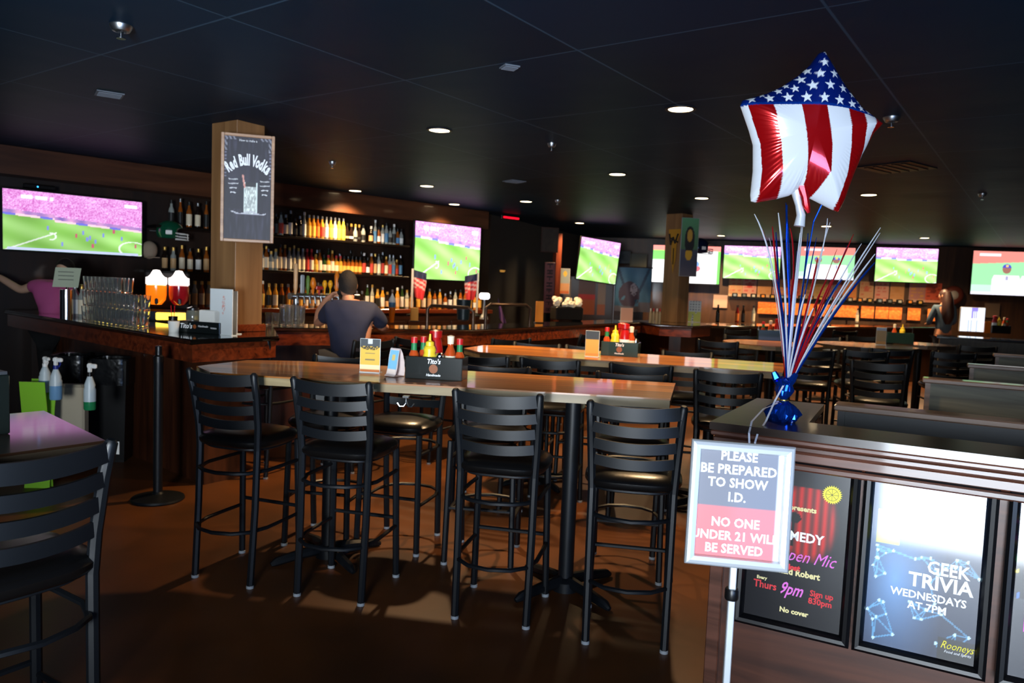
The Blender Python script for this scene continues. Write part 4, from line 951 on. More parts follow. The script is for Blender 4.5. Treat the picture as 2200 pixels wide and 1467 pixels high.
ch += hand((-.14,.26,1.12*k_), (.3,1,0), (0,0,1))+hand((.14,.26,1.12*k_), (-.3,1,0), (0,0,1))
skin_body('body', ch, SKIN, wo)
hc = (0,.04,1.73*1.0); hd3 = head_mb(hc, .5).build('head', SKIN, wo, smooth=True); eyes(hc, .5, hd3)
HAIR2 = mat('dark_auburn_hair', '2a1210', .5, bump=.2, bscale=60)
haircap(hc, .5).build('hair', HAIR2, wo, smooth=True)
MB().tube([(0,-.05,1.80),(0,-.075,1.66),(.0,-.10,1.48),(.01,-.10,1.32),(.02,-.09,1.20)], [.06,.095,.11,.10,.05], 14).build('long_hair', HAIR2, wo, smooth=True)
skin_body('top', [[(0,0,.90*k_,.16,.13), (0,0,1.12*k_,.14,.12), (0,.0,1.36*k_,.155,.115), (0,.02,1.46*k_,.07,.065)], [(0,.0,1.36*k_,.155,.115), (-.17,.02,1.42*k_,.07,.068), (-.24,.06,1.16*k_,.055,.055), (-.17,.22,1.12*k_,.042,.042)], [(0,.0,1.36*k_,.155,.115), (.17,.02,1.42*k_,.07,.068), (.24,.06,1.16*k_,.055,.055), (.17,.22,1.12*k_,.042,.042)]], mat('blue_grey_top', '3c5064', .85), wo)
skin_body('trousers', [[(0,0,.95*k_,.155,.125), (-.09,0,.84*k_,.10,.10), (-.09,0,.48*k_,.07,.07), (-.09,0,.12,.055,.055)], [(0,0,.95*k_,.155,.125), (.09,0,.84*k_,.10,.10), (.09,0,.48*k_,.07,.07), (.09,0,.12,.055,.055)]], mat('dark_jeans', '141a2c', .9), wo)

# ================================================================ THINGS ON AND AROUND THE BAR
ZBAR = 1.12
def onbar(px, py, z=ZBAR): return gz(px, py, z)
# pint glasses piled on the left end
def glass(loc, label, group, h=.130, r=.042, proto={}):
    k = (h, r)
    if k in proto: return dup(proto[k], loc, 0, label, group=group)
    o = MB().lathe([(.0005,.004),(r*.70,.004),(r*.72,.0),(r*.78,.0),(r*.83,.02),(r,h),(r*.94,h),(r*.76,.02),(r*.70,.012),(.0005,.012)], 16).build('pint_glass', GLASS, loc=loc, smooth=True)
    tag(o, label, 'glass', group); proto[k] = o; return o
gl = onbar(170, 688); gr = onbar(300, 690)
ax = (Vector(OUT[1])-Vector(OUT[0])).normalized(); nn = Vector((-ax.y, ax.x))
org = Vector((gl.x, gl.y))
cnt = 0
for lev, (n0, n1, st_) in enumerate([(0, 12, 0), (0, 12, .0), (.0, 8, .0)]):
    for row_ in range(2):
        for k in range(int(n0), n1):
            c = org+ax*(.03+k*.088+lev*.02)+nn*(.05+row_*.09); z = ZBAR+lev*.132
            lv = ['bottom', 'middle', 'top'][lev]; rw = ['front', 'rear'][row_]
            glass((c.x, c.y, z+.001), f"stacked clear pint glass, {lv} tier, {rw} row, {ORD(k+1)} from left", 'stacked pint glasses on the left bar end')
# steel cylinder caddy with paper sign and bottles
p = onbar(143, 682); t = thing('utensil_canister', 'tall shiny steel canister left of the stacked pint glasses', 'canister', (p.x, p.y, ZBAR))
MB().lathe([(.055,0),(.055,.26),(.05,.262),(.048,.01),(.0,.01)], 24).build('canister', CHROME, t, smooth=True)
p = gy(142, 596, p.y-.09); t = thing('paper_note', 'pale green handwritten paper note clipped in front of the steel canister', 'note', (p.x, p.y, p.z), .15)
b = MB(); vs = []; N_ = 8
for i in range(N_+1):
    for j in range(2): vs.append((-.11+.22*i/N_+(.012 if j else -.008), .015*math.sin(i/N_*PI)+.02*j, -.09+.18*j))
vs += [(x, y+.002, z) for x, y, z in vs]; fs = [(2*i,2*i+2,2*i+3,2*i+1) for i in range(N_)]+[(2*N_+2+2*i,2*N_+2+2*i+1,2*N_+2+2*i+3,2*N_+2+2*i+2) for i in range(N_)]
b._add(vs, fs).build('sheet', mat('pale_green_paper', 'b8bfa4', .8), t)
lines = MB()
for k in range(3): lines.box((0,-.004+.008*k*0, .05-k*.035), (.13, .002, .006))
lines.build('writing', mat('pencil_grey', '6c7068', .8), t, (0,-.002,0))
MB().tube([(0,.03,-.09),(0,.03,-.2),(0,.03,1.121-p.z+.0)], .004, 6).build('holder_rod', STEEL, t)
gB = 'bottles standing behind the stacked pint glasses'
for k, (px, sh_, bc_, lc_, cc_, ht) in enumerate([(126,'slim','dark','orange','black',1.36),(140,'tall','clear','white','silver',1.36),(158,'tall','clear','cream','gold',1.36),(170,'tall','amber','tan','black',1.30),(183,'tall','red','cream','gold',1.36),(197,'slim','dark','black','silver',1.22)]):
    q = gy(px, 640, 7.0); bottle(sh_, bc_, lc_, cc_, (q.x-.02, 7.17+.02*(k % 2), ZBAR), .3*k, f"{SHD[sh_]} {BN[bc_]} bottle with {lc_} label, {ORD(k+1)} from the left behind the paper note", gB)
p = onbar(126, 672); t = tag(MB().lathe([(.03,0),(.034,.09),(.03,.09),(.027,.005),(.0,.005)], 16).build('plastic_cup', WHITE, loc=(p.x+.05, p.y+.1, ZBAR), smooth=True), 'small white plastic cup beside the steel canister', 'cup')
# green football helmet and tan cap on hooks left of the column
HELG = mat('green_helmet_shell', '0f4a32', .15, coat=1)
def helmet(label, loc, rz, shell, r=.13, stripe=None, mask=WHITE, cat_='helmet'):
    t = thing('football_helmet', label, cat_, loc, rz)
    b = MB(); n = 28; rings = 14; vs = []; fs = []
    for j in range(rings+1):
        ph = PI/2*j/rings*1.35
        for i in range(n):
            a = 2*PI*i/n; x = r*math.sin(ph)*math.cos(a)*.88; y = r*math.sin(ph)*math.sin(a)*1.12; z = r*math.cos(ph)
            if y > r*.55 and z < r*.25: y = r*.55+(y-r*.55)*.15
            vs.append((x, y, z))
    for j in range(rings):
        for i in range(n): fs.append((j*n+i, (j+1)*n+i, (j+1)*n+(i+1)%n, j*n+(i+1)%n))
    b._add(vs, fs).build('shell', shell, t, smooth=True)
    b = MB()
    for z, k in ((-.02,1.0),(-.055,1.0),(-.085,.9)):
        b.tube([(-r*.85,r*.45,z+.005),(-r*.6*k,r*1.25,z),(0,r*1.5,z-.005),(r*.6*k,r*1.25,z),(r*.85,r*.45,z+.005)], .006, 6)
    for s in (-.3, .3): b.tube([(s*r, r*1.42, -.015), (s*r, r*1.44, -.09)], .006, 6)
    b.build('face_mask', mask, t, smooth=True)
    if stripe: MB().tube([(0, r*1.14*math.sin(a), r*1.01*math.cos(a)) for a in [(-1.2+k*.2) for k in range(12)]], .012, 6).build('stripe', stripe, t, smooth=True)
    b = MB()
    for s in (-1, 1): b.lathe([(.001,0),(.03,.001),(.03,.004),(.001,.005)], 12, (0,0,0))
    MB().box((r*.84,-.01,-.01), (.012,.07,.05), ch=.004).build('side_decal', WHITE, t); MB().box((-r*.84,-.01,-.01), (.012,.07,.05), ch=.004).build('side_decal', WHITE, t)
    MB().tube([(0,-r*1.05,.0),(0,-r*1.6,.0)], .008, 6).build('hanger', BLK, t)
    return t
s_, z_ = LW.hit(365, 498, .30); p = LW.at(s_, z_, .30); helmet('green football helmet with white face mask mounted left of the near column', p, LW.rz-PI*.62, HELG, .135)
s_, z_ = LW.hit(321, 537, .2); p = LW.at(s_, z_, .2)
t = thing('tan_cap', 'pale tan cap hanging between the left television and the green helmet', 'cap', p, LW.rz)
MB().sphere((0,0,0), .10, 20, .9, .7, 1.05).build('crown', mat('tan_cloth', '9a8672', .9), t, smooth=True); MB().box((.0,-.08,-.085), (.15,.10,.012), ch=.005).build('brim', mat('tan_cloth', '9a8672', .9), t)
s_, z_ = LW.hit(84, 402, .18); p = LW.at(s_, z_, .18); t = thing('sensor_bar', 'small black device with a blue light above the left television', 'device', p, LW.rz)
MB().box((0,0,0), (.30,.06,.05), ch=.01).build('case', BLK2, t); MB().sphere((-.02,-.032,.0), .008, 10).build('blue_light', mat('blue_led', '1060ff', .3, emit='30a0ff', es=5), t)
# frozen drink machine
s_, z_ = LW.hit(348, 600, 1.0); p = LW.at(s_, 0, 1.0)
q = gy(360, 640, 7.35); t = thing('frozen_drink_machine', 'two-bowl frozen drink machine with orange and red slush and lit white lids', 'machine', (q.x, 7.35, ZBAR-.22), LW.rz-.35)
sc = 7.0/F
MB().box((0,.14,-.45), (.46,.42,.90), ch=.01).build('stand', DARK, t)
MB().box((0,.12,.0+.16), (.42,.38,.32), ch=.02).build('body', BLK2, t)
MB().box((0,.14,.50), (.40,.10,.38), ch=.02).build('rear_housing', DARK, t)
for k, (dx, colr, nm) in enumerate([(-.10,'ff7a10','orange'),(.10,'a0141e','red')]):
    bm_ = mat(nm+'_slush', colr, .15, coat=1, emit=colr, es=1.1 if k == 0 else .12)
    b = MB().lathe([(.001,-.10),(.05,-.095),(.085,-.05),(.092,.0),(.092,.09),(.085,.095),(.001,.095)], 22, (dx,-.02,.46), 1, 1.25)
    bo = b.build('slush_bowl', bm_, t, smooth=True); bo['label'] = nm+' slush bowl'
    MB().lathe([(.001,.24),(.03,.235),(.055,.19),(.075,.17),(.093,.165),(.093,.10),(.001,.10)], 22, (dx,-.02,.46), 1, 1.25).build('lit_lid', mat('glowing_white_lid', 'ffffff', .3, emit='fff0ea', es=2.6), t, smooth=True)
    MB().box((dx,-.16,.40), (.03,.05,.06), ch=.01).build('spigot', BLK2, t)
MB().box((.03,-.085,.255), (.27,.02,.07), ch=.008).build('lit_base_panel', mat('yellow_lit_panel', 'ffe060', .3, emit='ffd850', es=2.2), t)
# red straws
p = onbar(374, 668); t = thing('straw_holder', 'dark straw cup with red straws beside the stacked pint glasses', 'straws', (gy(372,660,6.7).x, 6.7, ZBAR))
MB().lathe([(.035,0),(.04,.07),(.036,.07),(.03,.006),(.0,.006)], 16).build('cup', BLK2, t, smooth=True)
for dx in (-.018, .016): MB().tube([(dx*.4,0,.01),(dx,-.005,.165)], .0035, 6).build('straw', mat('red_straw', 'd01020', .4), t)
# condiment caddies -------------------------------------------------------------
REDCAP = CAPM['red']; YMUS = mat('yellow_squeeze_bottle', 'e8c830', .35); KRED = mat('red_squeeze_bottle', 'a81414', .3); HOT = mat('hot_sauce_orange', 'b8481c', .15, coat=.6); GRNL = mat('green_label', '1e7a46', .5)
CADM = mat('black_caddy_panel', '0f1413', .22, coat=.6); CADG = mat('smoky_green_caddy_panel', '1c3330', .2, coat=.6)
def condiment(kind, parent_loc, rz, off, label, group):
    c, s = math.cos(rz), math.sin(rz); loc = (parent_loc[0]+off[0]*c-off[1]*s, parent_loc[1]+off[0]*s+off[1]*c, parent_loc[2]+off[2])
    if kind == 'hot':
        o = thing('hot_sauce_bottle', label, 'sauce bottle', loc, rz, group)
        MB().lathe([(.019,0),(.02,.005),(.02,.085),(.010,.105),(.009,.125)], 14).build('body', HOT, o, smooth=True)
        MB().lathe([(.0125,.098),(.0115,.130)], 12).build('neck_wrap', GRNL, o, smooth=True); MB().lathe([(.0135,.128),(.0135,.150),(.004,.152)], 12).build('cap', REDCAP, o, smooth=True)
    elif kind == 'mustard':
        o = thing('mustard_bottle', label, 'squeeze bottle', loc, rz, group)
        MB().lathe([(.027,0),(.029,.01),(.029,.075),(.023,.092),(.026,.105),(.021,.118),(.018,.12)], 16).build('body', YMUS, o, smooth=True)
        MB().lathe([(.018,.12),(.017,.135),(.006,.14),(.004,.165)], 12).build('nozzle', YMUS, o, smooth=True)
    elif kind == 'ketchup':
        o = thing('ketchup_bottle', label, 'squeeze bottle', loc, rz, group)
        MB().lathe([(.028,0),(.031,.01),(.031,.10),(.026,.13),(.020,.15)], 16).build('body', KRED, o, smooth=True)
        MB().lathe([(.0315,.03),(.0315,.09)], 16).build('label', LAB['white'], o, smooth=True); MB().lathe([(.026,.15),(.027,.175),(.01,.18)], 14).build('cap', KRED, o, smooth=True)
    elif kind == 'salt':
        o = thing('glass_shaker', label, 'shaker', loc, rz, group)
        MB().lathe([(.02,0),(.022,.01),(.018,.07),(.001,.07)], 12).build('body', mat('grey_glass', '8a9088', .15, trans=.4), o, smooth=True); MB().lathe([(.019,.07),(.019,.085),(.010,.095),(.001,.096)], 12).build('cap', CHROME, o, smooth=True)
    else:
        o = thing('pepper_sauce_bottle', label, 'sauce bottle', loc, rz, group)
        MB().lathe([(.02,0),(.021,.005),(.021,.10),(.012,.12),(.012,.135)], 14).build('body', HOT, o, smooth=True)
        MB().lathe([(.0215,.03),(.0215,.085)], 14).build('label', LAB['cream'], o, smooth=True); MB().lathe([(.013,.13),(.015,.16),(.004,.164)], 12).build('cap', LAB['cream'], o, smooth=True)
    o.scale = (1.3, 1.3, 1.38)
    return o
def caddy(label, px, py, z, rzd, w_, h_, d_, items, where, m=CADM, logo=True, sc=1):
    p = gz(px, py, z); rz = math.radians(rzd); t = thing('condiment_caddy', label, 'caddy', (p.x, p.y, z), rz)
    b = MB().box((0,-d_/2,h_/2), (w_,.006,h_), ch=.002).box((0,d_/2,h_/2), (w_,.006,h_), ch=.002)
    for s in (-1, 1): b.box((s*w_/2,0,h_/2), (.006,d_,h_), ch=.002)
    b.build('walls', m, t); MB().box((0,0,.004), (w_,d_,.006)).build('base', m, t)
    MB().tube([(-w_*.5,0,h_*.9),(-w_*.5,0,h_+.06),(w_*.5,0,h_+.06),(w_*.5,0,h_*.9)], .003, 6).build('carry_handle', STEEL, t) if not logo else None
    if logo:
        MB().lathe([(.001,0),(h_*.20,.0),(h_*.20,.001),(.001,.001)], 20).build('copper_emblem', mat('copper_print', '8a4a20', .5), t, (0,-d_/2-.0035,h_*.48)).rotation_euler = (PI/2,0,0)
        text("Tito's", h_*.30, wht, t, (0,-d_/2-.0045,h_*.80), shear=.2, sx=.9, bold=.0008); text('Handmade', h_*.15, wht, t, (0,-d_/2-.0045,h_*.20), shear=.2, bold=.0004)
    for kd, ox, oy, lb in items: condiment(kd, (p.x, p.y, z), rz, (ox, oy, .008), f"{lb} {where}", 'condiments in the table caddies')
    return t
caddy('black condiment caddy with white script and copper emblem on the front table', 938, 812, 1.07, -8, .30, .118, .15,
    [('hot',-.12,-.03,'hot sauce bottle with green neck wrap, leftmost'),('hot',-.085,.03,'hot sauce bottle second from left'),('mustard',-.035,-.03,'yellow mustard bottle'),('ketchup',-.02,.035,'red ketchup bottle'),('salt',.02,-.03,'glass pepper shaker'),('salt',.05,.03,'tall glass salt shaker'),('pepper',.075,-.02,'tan-capped pepper sauce bottle'),('hot',.12,.0,'hot sauce bottle at the right end')], 'in the front table caddy')
caddy('smoky green condiment caddy on the second pub table', 1333, 764, 1.07, -17, .28, .11, .15,
    [('hot',-.11,-.02,'hot sauce bottle leftmost'),('mustard',-.045,-.02,'yellow mustard bottle'),('ketchup',.0,.02,'red ketchup bottle'),('ketchup',.03,-.03,'short red-labelled bottle'),('pepper',.08,-.02,'white-capped pepper sauce bottle'),('salt',.11,.03,'glass shaker')], 'in the second table caddy', CADG)
caddy('grey-green condiment caddy on the rounded table near the far column', 1655, 731, 1.07, -12, .28, .12, .15,
    [('hot',-.09,-.02,'hot sauce bottle'),('pepper',-.01,-.02,'pale sauce bottle'),('ketchup',.07,-.02,'orange-red bottle')], 'in the caddy behind the ribbons', CADG, False)
caddy('grey-green condiment caddy beside the white and tan card on the dim rear table', 1930, 737, 1.07, -12, .30, .13, .15,
    [('pepper',-.06,-.02,'brown sauce bottle'),('mustard',.03,-.02,'yellow mustard bottle')], 'in the dim rear table caddy', CADG, False)
# black napkin caddy on the near bar corner
p = onbar(440, 716); rz = math.radians(-20)
t = thing('napkin_caddy', 'long black napkin caddy with white script on the near bar corner', 'caddy', (p.x-.02, p.y+.05, ZBAR), rz)
MB().box((0,0,.045), (.41,.15,.09), ch=.004).build('box', CADM, t); MB().box((.09,0,.13), (.20,.11,.10), ch=.006).build('napkins', PAPER, t); MB().box((.17,-.01,.128), (.07,.09,.11), ch=.01).build('napkins', mat('grey_napkin', 'b0b4b4', .8), t)
text("Tito's", .052, wht, t, (-.115,-.0765,.05), shear=.2, bold=.001); text('Handmade', .022, wht, t, (.05,-.0765,.055), shear=.2); text('VODKA', .016, wht, t, (.15,-.0765,.045))
MB().lathe([(.001,0),(.016,0),(.016,.001),(.001,.001)], 14).build('copper_emblem', mat('copper_print', '8a4a20', .5), t, (-.03,-.0762,.05)).rotation_euler = (PI/2,0,0)
def stand_card(label, name, px, py, z, rzd, w_, h_, fn, d_=.05, lean=0, base=True, catg='menu', m=PRINT, nx=30, ny=44):
    p = gz(px, py, z); t = thing(name, label, catg, (p.x, p.y, z), math.radians(rzd))
    MB().box((0,.004,h_/2+.003), (w_,.006,h_), ch=.001).build('panel', PAPER if catg == 'menu' else mat('clear_acrylic', 'dfe6e4', .1), t)
    picture('print', w_-.004, h_-.004, nx, ny, fn, m, t, (0,0,h_/2+.003))
    if base: MB().box((0,.02,.003), (w_,d_,.006), ch=.001).build('foot', mat('clear_acrylic', 'dfe6e4', .1), t)
    return t
stand_card('large white menu sheet standing behind the napkin caddy', 'menu_sheet', 474, 719, ZBAR, -33, .27, .345, lambda u, v: (.86,.62,.58) if abs(u-.62) < .07 and .45 < v < .85 and nz(u*30, v*20) > 0 else (.86,.88,.88))
stand_card('second white menu sheet to the right, behind the first on the near bar corner', 'menu_sheet', 487, 716, ZBAR, -34, .25, .33, lambda u, v: (.80,.83,.82))
p = onbar(367, 714); t = tag(MB().lathe([(.035,0),(.042,.07),(.042,.085),(.001,.085)], 20).build('paper_cup', PAPER, loc=(p.x, p.y+.05, ZBAR), smooth=True), 'small white cup left of the napkin caddy', 'cup')
p = onbar(404, 700); t = thing('glass_candy_jar', 'round glass jar behind the napkin caddy', 'jar', (p.x-.02, p.y+.15, ZBAR)); MB().lathe([(.05,0),(.06,.02),(.062,.1),(.05,.13),(.001,.13)], 20).build('body', mat('grey_glass', '8a9088', .15, trans=.4), t, smooth=True); MB().lathe([(.052,.13),(.054,.15),(.01,.165),(.001,.165)], 18).build('lid', CHROME, t, smooth=True)
# cards on tables
def yellow(u, v):
    if v > .78: return (.25,.27,.28) if abs(u-.5) > .1 or v < .86 else (.8,.8,.78)
    if v > .66: return (.22,.2,.14) if abs(u-.5) < .32*(v-.60)/.1 and nz(u*20, v*20) > -.2 else (.85,.68,.25)
    if v < .08: return (.80,.45,.2)
    if v < .22: return (.96,.88,.66)
    if (.56 < v < .59 or .36 < v < .39) and .25 < u < .75: return (.5,.45,.3)
    return (.88,.70,.26)
stand_card('yellow and dark drink card in a clear stand on the front table', 'table_card', 794, 801, 1.07, -8, .115, .185, yellow, catg='card')
stand_card('yellow-orange drink card beside the green caddy on the second table', 'table_card', 1271, 767, 1.07, -17, .105, .195, lambda u, v: (.25,.27,.28) if v > .68 else (.90,.68,.28) if v > .12 else (.92,.60,.25), catg='card')
stand_card('white and tan table card on the dim rear table', 'table_card', 1892, 741, 1.07, -12, .11, .20, lambda u, v: (.72,.76,.82) if v > .84 else (.72,.60,.42) if v > .2 else (.85,.62,.35), catg='card')
p = gz(848, 808, 1.07); t = thing('folded_table_tent', 'folded blue and white paper table tent curling open on the front table', 'table tent', (p.x, p.y, 1.07), math.radians(-35))
b = MB(); prof = [(-.045,.004),(-.03,.012),(-.018,.05),(-.012,.10),(-.002,.145),(.004,.15),(.020,.125),(.034,.08),(.040,.03),(.036,.003),(.0,.003),(-.045,.002)]
vs = []; n = len(prof)
for y, z in prof: vs += [(-.035, y, z), (.035, y, z)]
fs = [(2*k, 2*k+1, (2*k+3) % (2*n), (2*k+2) % (2*n)) for k in range(n-1)]; b._add(vs, fs).build('paper', mat('tent_paper', 'd8c8c4', .6), t)
picture('blue_print', .062, .125, 14, 24, lambda u, v: (.92,.85,.80) if v < .2 else ((.85,.75,.45) if abs(u-.5) < .18 and abs(v-.7) < .12 else (.50,.74,.86)), PRINT, t, (0,-.017,.078)).rotation_euler = (math.radians(-12), 0, 0)
# pint glasses and pitcher at the bar
for px, py, h_, r_, lb in [(606,700,.20,.045,'pint glass on the bar at the far left of the four by the column'),(618,701,.20,.045,'brightly lit pint glass on the bar, second from the column'),(632,700,.19,.045,'pint glass on the bar, third from the column'),(643,700,.19,.042,'pint glass with pale highlight left of the seated man'),(574,699,.12,.038,'small glass on the bar just right of the near column'),(588,700,.12,.038,'small glass next to the pint glasses by the column')]:
    p = onbar(px, py); glass((p.x, p.y+.05, ZBAR+.001), lb, 'glasses on the bar left of the seated man', h_, r_)
# beer taps
p = onbar(690, 694); q = gy(622, 640, 7.60); q2 = gy(770, 640, 8.33)
dv = Vector((q2.x-q.x, q2.y-q.y, 0)); Lt = dv.length
t = thing('beer_tap_tower', 'horizontal beer tap tower with orange, yellow and grey handles behind the bar', 'beer tap', (q.x, q.y, ZBAR), math.atan2(dv.y, dv.x))
MB().tube([(0,0,.27),(Lt,0,.27)], .035, 14).build('manifold', STEEL, t, smooth=True)
for x in (.08, Lt-.08): MB().lathe([(.05,0),(.05,.01),(.03,.02),(.03,.26)], 14, (x,0,0)).build('post', STEEL, t, smooth=True)
HND = dict(o=mat('orange_handle', 'e07818', .3), g=mat('grey_handle', '9aa0a4', .4), gr=mat('green_handle', '5a7a30', .4), r=mat('red_handle', 'b03030', .35), y=mat('yellow_knob', 'f0a81c', .3), c=mat('cream_handle', 'd8a878', .4))
for k, (px, mk, y0, shp) in enumerate([(613,'c',566,'tall'),(627,'g',590,'paddle'),(645,'gr',592,'tall'),(650,'o',596,'star'),(664,'r',614,'tee'),(674,'y',602,'knob'),(684,'y',602,'knob'),(696,'o',584,'big')]):
    px = [614,628,640,651,664,676,688,702][k]; TP = Plane((q.x, q.y), (dv.x, dv.y)); sx, tz = TP.hit(px+18, y0); top_ = tz-ZBAR; mt = HND[mk]; b = MB().tube([(sx,-.0,.27),(sx,-.06,.27),(sx,-.075,.20)], .011, 8)
    fct = b.build('faucet', CHROME, t, smooth=True)
    if shp in ('tall', 'big'): hb = MB().lathe([(.008,.29),(.014,.32),(.020,.36),(.026 if shp == 'big' else .022,top_-.04),(.012,top_)], 12, (sx,-.03,0))
    elif shp == 'paddle': hb = MB().box((sx,-.03,(.30+top_)/2), (.045,.02,top_-.30), ch=.01)
    elif shp == 'star': hb = MB().lathe([(.008,.29),(.016,.34),(.012,top_-.12),(.035,top_-.07),(.015,top_)], 10, (sx,-.03,0))
    elif shp == 'tee': hb = MB().lathe([(.008,.29),(.012,top_-.04)], 10, (sx,-.03,0)).box((sx,-.03,top_-.02), (.09,.025,.04), ch=.008)
    else: hb = MB().lathe([(.007,.29),(.008,top_-.09),(.022,top_-.06),(.026,top_-.03),(.012,top_)], 12, (sx,-.03,0))
    hb.build('tap_handle', mt, t, smooth=True)
# objects right of the seated man
p = onbar(840, 693); t = thing('squeeze_bottle_in_cup', 'white, blue and orange cone-shaped bottle on the bar right of the seated man', 'bottle', (p.x, p.y+.04, ZBAR))
MB().lathe([(.022,0),(.026,.01),(.038,.17),(.001,.17)], 16).build('orange_cone', HND['o'], t, smooth=True); MB().lathe([(.038,.17),(.040,.225),(.001,.225)], 16).build('blue_band', LAB['blue'], t, smooth=True); MB().lathe([(.040,.225),(.038,.26),(.014,.30),(.006,.325),(.001,.33)], 16).build('white_top', WHITE, t, smooth=True)
def holder(label, px, py, h_, col, w_=.09, rzd=20):
    p = onbar(px, py); t = thing('card_holder', label, 'card', (p.x, p.y+.03, ZBAR), math.radians(rzd))
    MB().box((0,0,h_/2), (w_,.03,h_), ch=.003).build('card', mat('card_'+col, col, .5), t); MB().box((0,0,.006), (w_+.02,.07,.012), ch=.002).build('foot', BLK2, t)
holder('orange card holder on the bar below the wall television', 889, 691, .165, 'c8862c')
holder('orange card holder with red base beside the napkin basket on the bar', 1158, 694, .28, 'c07828', .10)
p = onbar(995, 686); t = tag(MB().lathe([(.055,0),(.075,.02),(.095,.27),(.085,.27),(.07,.03),(.001,.03)], 22).build('ice_bucket', mat('dark_teal_plastic', '16242a', .35), loc=(gy(996,660,9.4).x, 9.4, ZBAR), smooth=True), 'dark plastic ice bucket below the wall television', 'bucket')
# glowing lamp and purple cloth
q = gy(1041, 636, 10.2); t = thing('glowing_table_lamp', 'small glowing white lamp head behind the bar rail', 'lamp', (q.x, 10.2, ZBAR))
MB().box((0,0,q.z-ZBAR), (.14,.10,.085), ch=.02).build('lit_shade', mat('white_lamp_glow', 'ffffff', .3, emit='f4f0ff', es=4), t); MB().lathe([(.06,0),(.05,.04),(.02,.08),(.015,q.z-ZBAR-.05)], 16).build('base', STEEL, t, smooth=True)
t = thing('draped_cloth', 'purple cloth draped beside the glowing lamp behind the bar rail', 'cloth', (q.x+.16, 10.25, ZBAR)); b = MB(); vs = []
for i in range(9):
    for j in range(7): vs.append((.02+i*.015+.03*(j/6), .015*math.sin(i*1.3)+.02*j/6*0, .30-.04*i-(.28-.02*i)*(j/6)+.0))
b._add(vs, [(i*7+j, (i+1)*7+j, (i+1)*7+j+1, i*7+j+1) for i in range(8) for j in range(6)]).build('cloth', mat('purple_cloth', '5a3a68', .8), t, smooth=True)
# bar rails: service-station hand rails on the bar top
def barrail(label, pts):
    t = thing('service_rail', label, 'rail', (0,0,0)); P0 = Vector(pts[0]); t.location = (P0.x, P0.y, ZBAR)
    MB().tube([(Vector(p_)-Vector((P0.x, P0.y, ZBAR))) for p_ in pts], .018, 10).build('rail_tube', mat('dull_brass_tube', '4a3a30', .3, metal=.7), t, smooth=True)
a1_ = onbar(910, 704); b1_ = onbar(1017, 709); h1 = .22
barrail('bent metal service rail standing on the bar bend, left one', [(a1_.x,a1_.y+.3,ZBAR),(a1_.x,a1_.y+.3,ZBAR+h1-.04),(a1_.x+.04,a1_.y+.32,ZBAR+h1),(b1_.x-.06,b1_.y+.08,ZBAR+h1-.0),(b1_.x-.01,b1_.y+.1,ZBAR+h1-.04),(b1_.x-.01,b1_.y+.1,ZBAR)])
a2 = onbar(1050, 706); c2 = onbar(1143, 702)
barrail('bent metal service rail standing on the bar bend, right one', [(a2.x-.05,a2.y+.35,ZBAR),(a2.x-.05,a2.y+.35,ZBAR+.21),(a2.x,a2.y+.37,ZBAR+.25),(c2.x-.08,c2.y+.0,ZBAR+.25),(c2.x-.03,c2.y+.03,ZBAR+.21),(c2.x-.03,c2.y+.03,ZBAR)])
# basket of napkins/baskets
q = onbar(1215, 690); t = thing('napkin_basket', 'black basket heaped with crumpled white paper on the bar', 'basket', (gy(1218,660,10.9).x, 10.9, ZBAR), .3)
MB().box((0,0,.10), (.42,.26,.20), ch=.02).build('basket', BLK2, t)
b = MB(); rr = random.Random(5)
for k in range(16):
    cx_, cy__, cz_ = rr.uniform(-.2,.2), rr.uniform(-.11,.11), .22+rr.uniform(0,.09); b.sphere((cx_, cy__, cz_), .055, 8, 1, 1, .8)
for i, v_ in enumerate(b.v): kx = 1+.0; b.v[i] = (v_[0]+.02*nz(v_[0]*30, v_[2]*30, 1), v_[1]+.02*nz(v_[1]*30, v_[2]*30, 2), v_[2]+.02*nz(v_[0]*40, v_[1]*40, 3))
b.build('crumpled_paper', mat('cream_tissue', 'eadcc0', .8), t)
stand_card('pinkish paper sheet standing on the bar below the blue flag', 'paper_sheet', 1346, 690, ZBAR, 25, .22, .20, lambda u, v: (.80,.62,.56), nx=4, ny=4)
stand_card('white and yellow calendar-like menu leaning at the base of the far column', 'menu_sheet', 1491, 692, ZBAR, -15, .20, .34, lambda u, v: (.80,.80,.35) if v < .48 and nz(u*4, v*4) > -.35 else ((.45,.45,.45) if int(u*9) % 2 and int(v*16) % 2 else (.82,.82,.80)))
# small flags in front of the wall television
def flagpole(label, px, ytop, ybot, side, Yd):
    a = gy(px, ytop, Yd); b_ = gy(px, ybot, Yd); t = thing('flag_stand', label, 'flag', (a.x, Yd, ZBAR), 0)
    MB().tube([(0,0,0),(0,0,a.z-ZBAR)], .016, 8).build('pole', mat('pale_pole', 'b8b4b0', .4), t, smooth=True); MB().lathe([(.07,0),(.07,.02),(.02,.03),(.016,.05)], 16).build('foot', BLK2, t, smooth=True)
    def fn(u, v): return (.16,.18,.30) if v > .72 else ((.80,.22,.24) if int(v*12+u*2) % 2 or v < .35 else (.85,.72,.70))
    hgt = (a.z-b_.z); pic = picture('flag_cloth', .18, hgt*.75, 14, 24, fn, PRINT, t, (side*.10, -.0, a.z-ZBAR-hgt*.40)); me = pic.data
    for v_ in me.vertices: v_.co.y += .03*math.sin(v_.co.x*40); v_.co.z -= .25*abs(v_.co.x+side*.09); v_.co.x *= (1-.35*max(0, -v_.co.z/ (hgt*.4)))
    s_ = pic.modifiers.new('thick', 'SOLIDIFY'); s_.thickness = .003
flagpole('small red, white and blue flag on a pale pole, left of the wall television', 887, 577, 655, 1, 10.35)
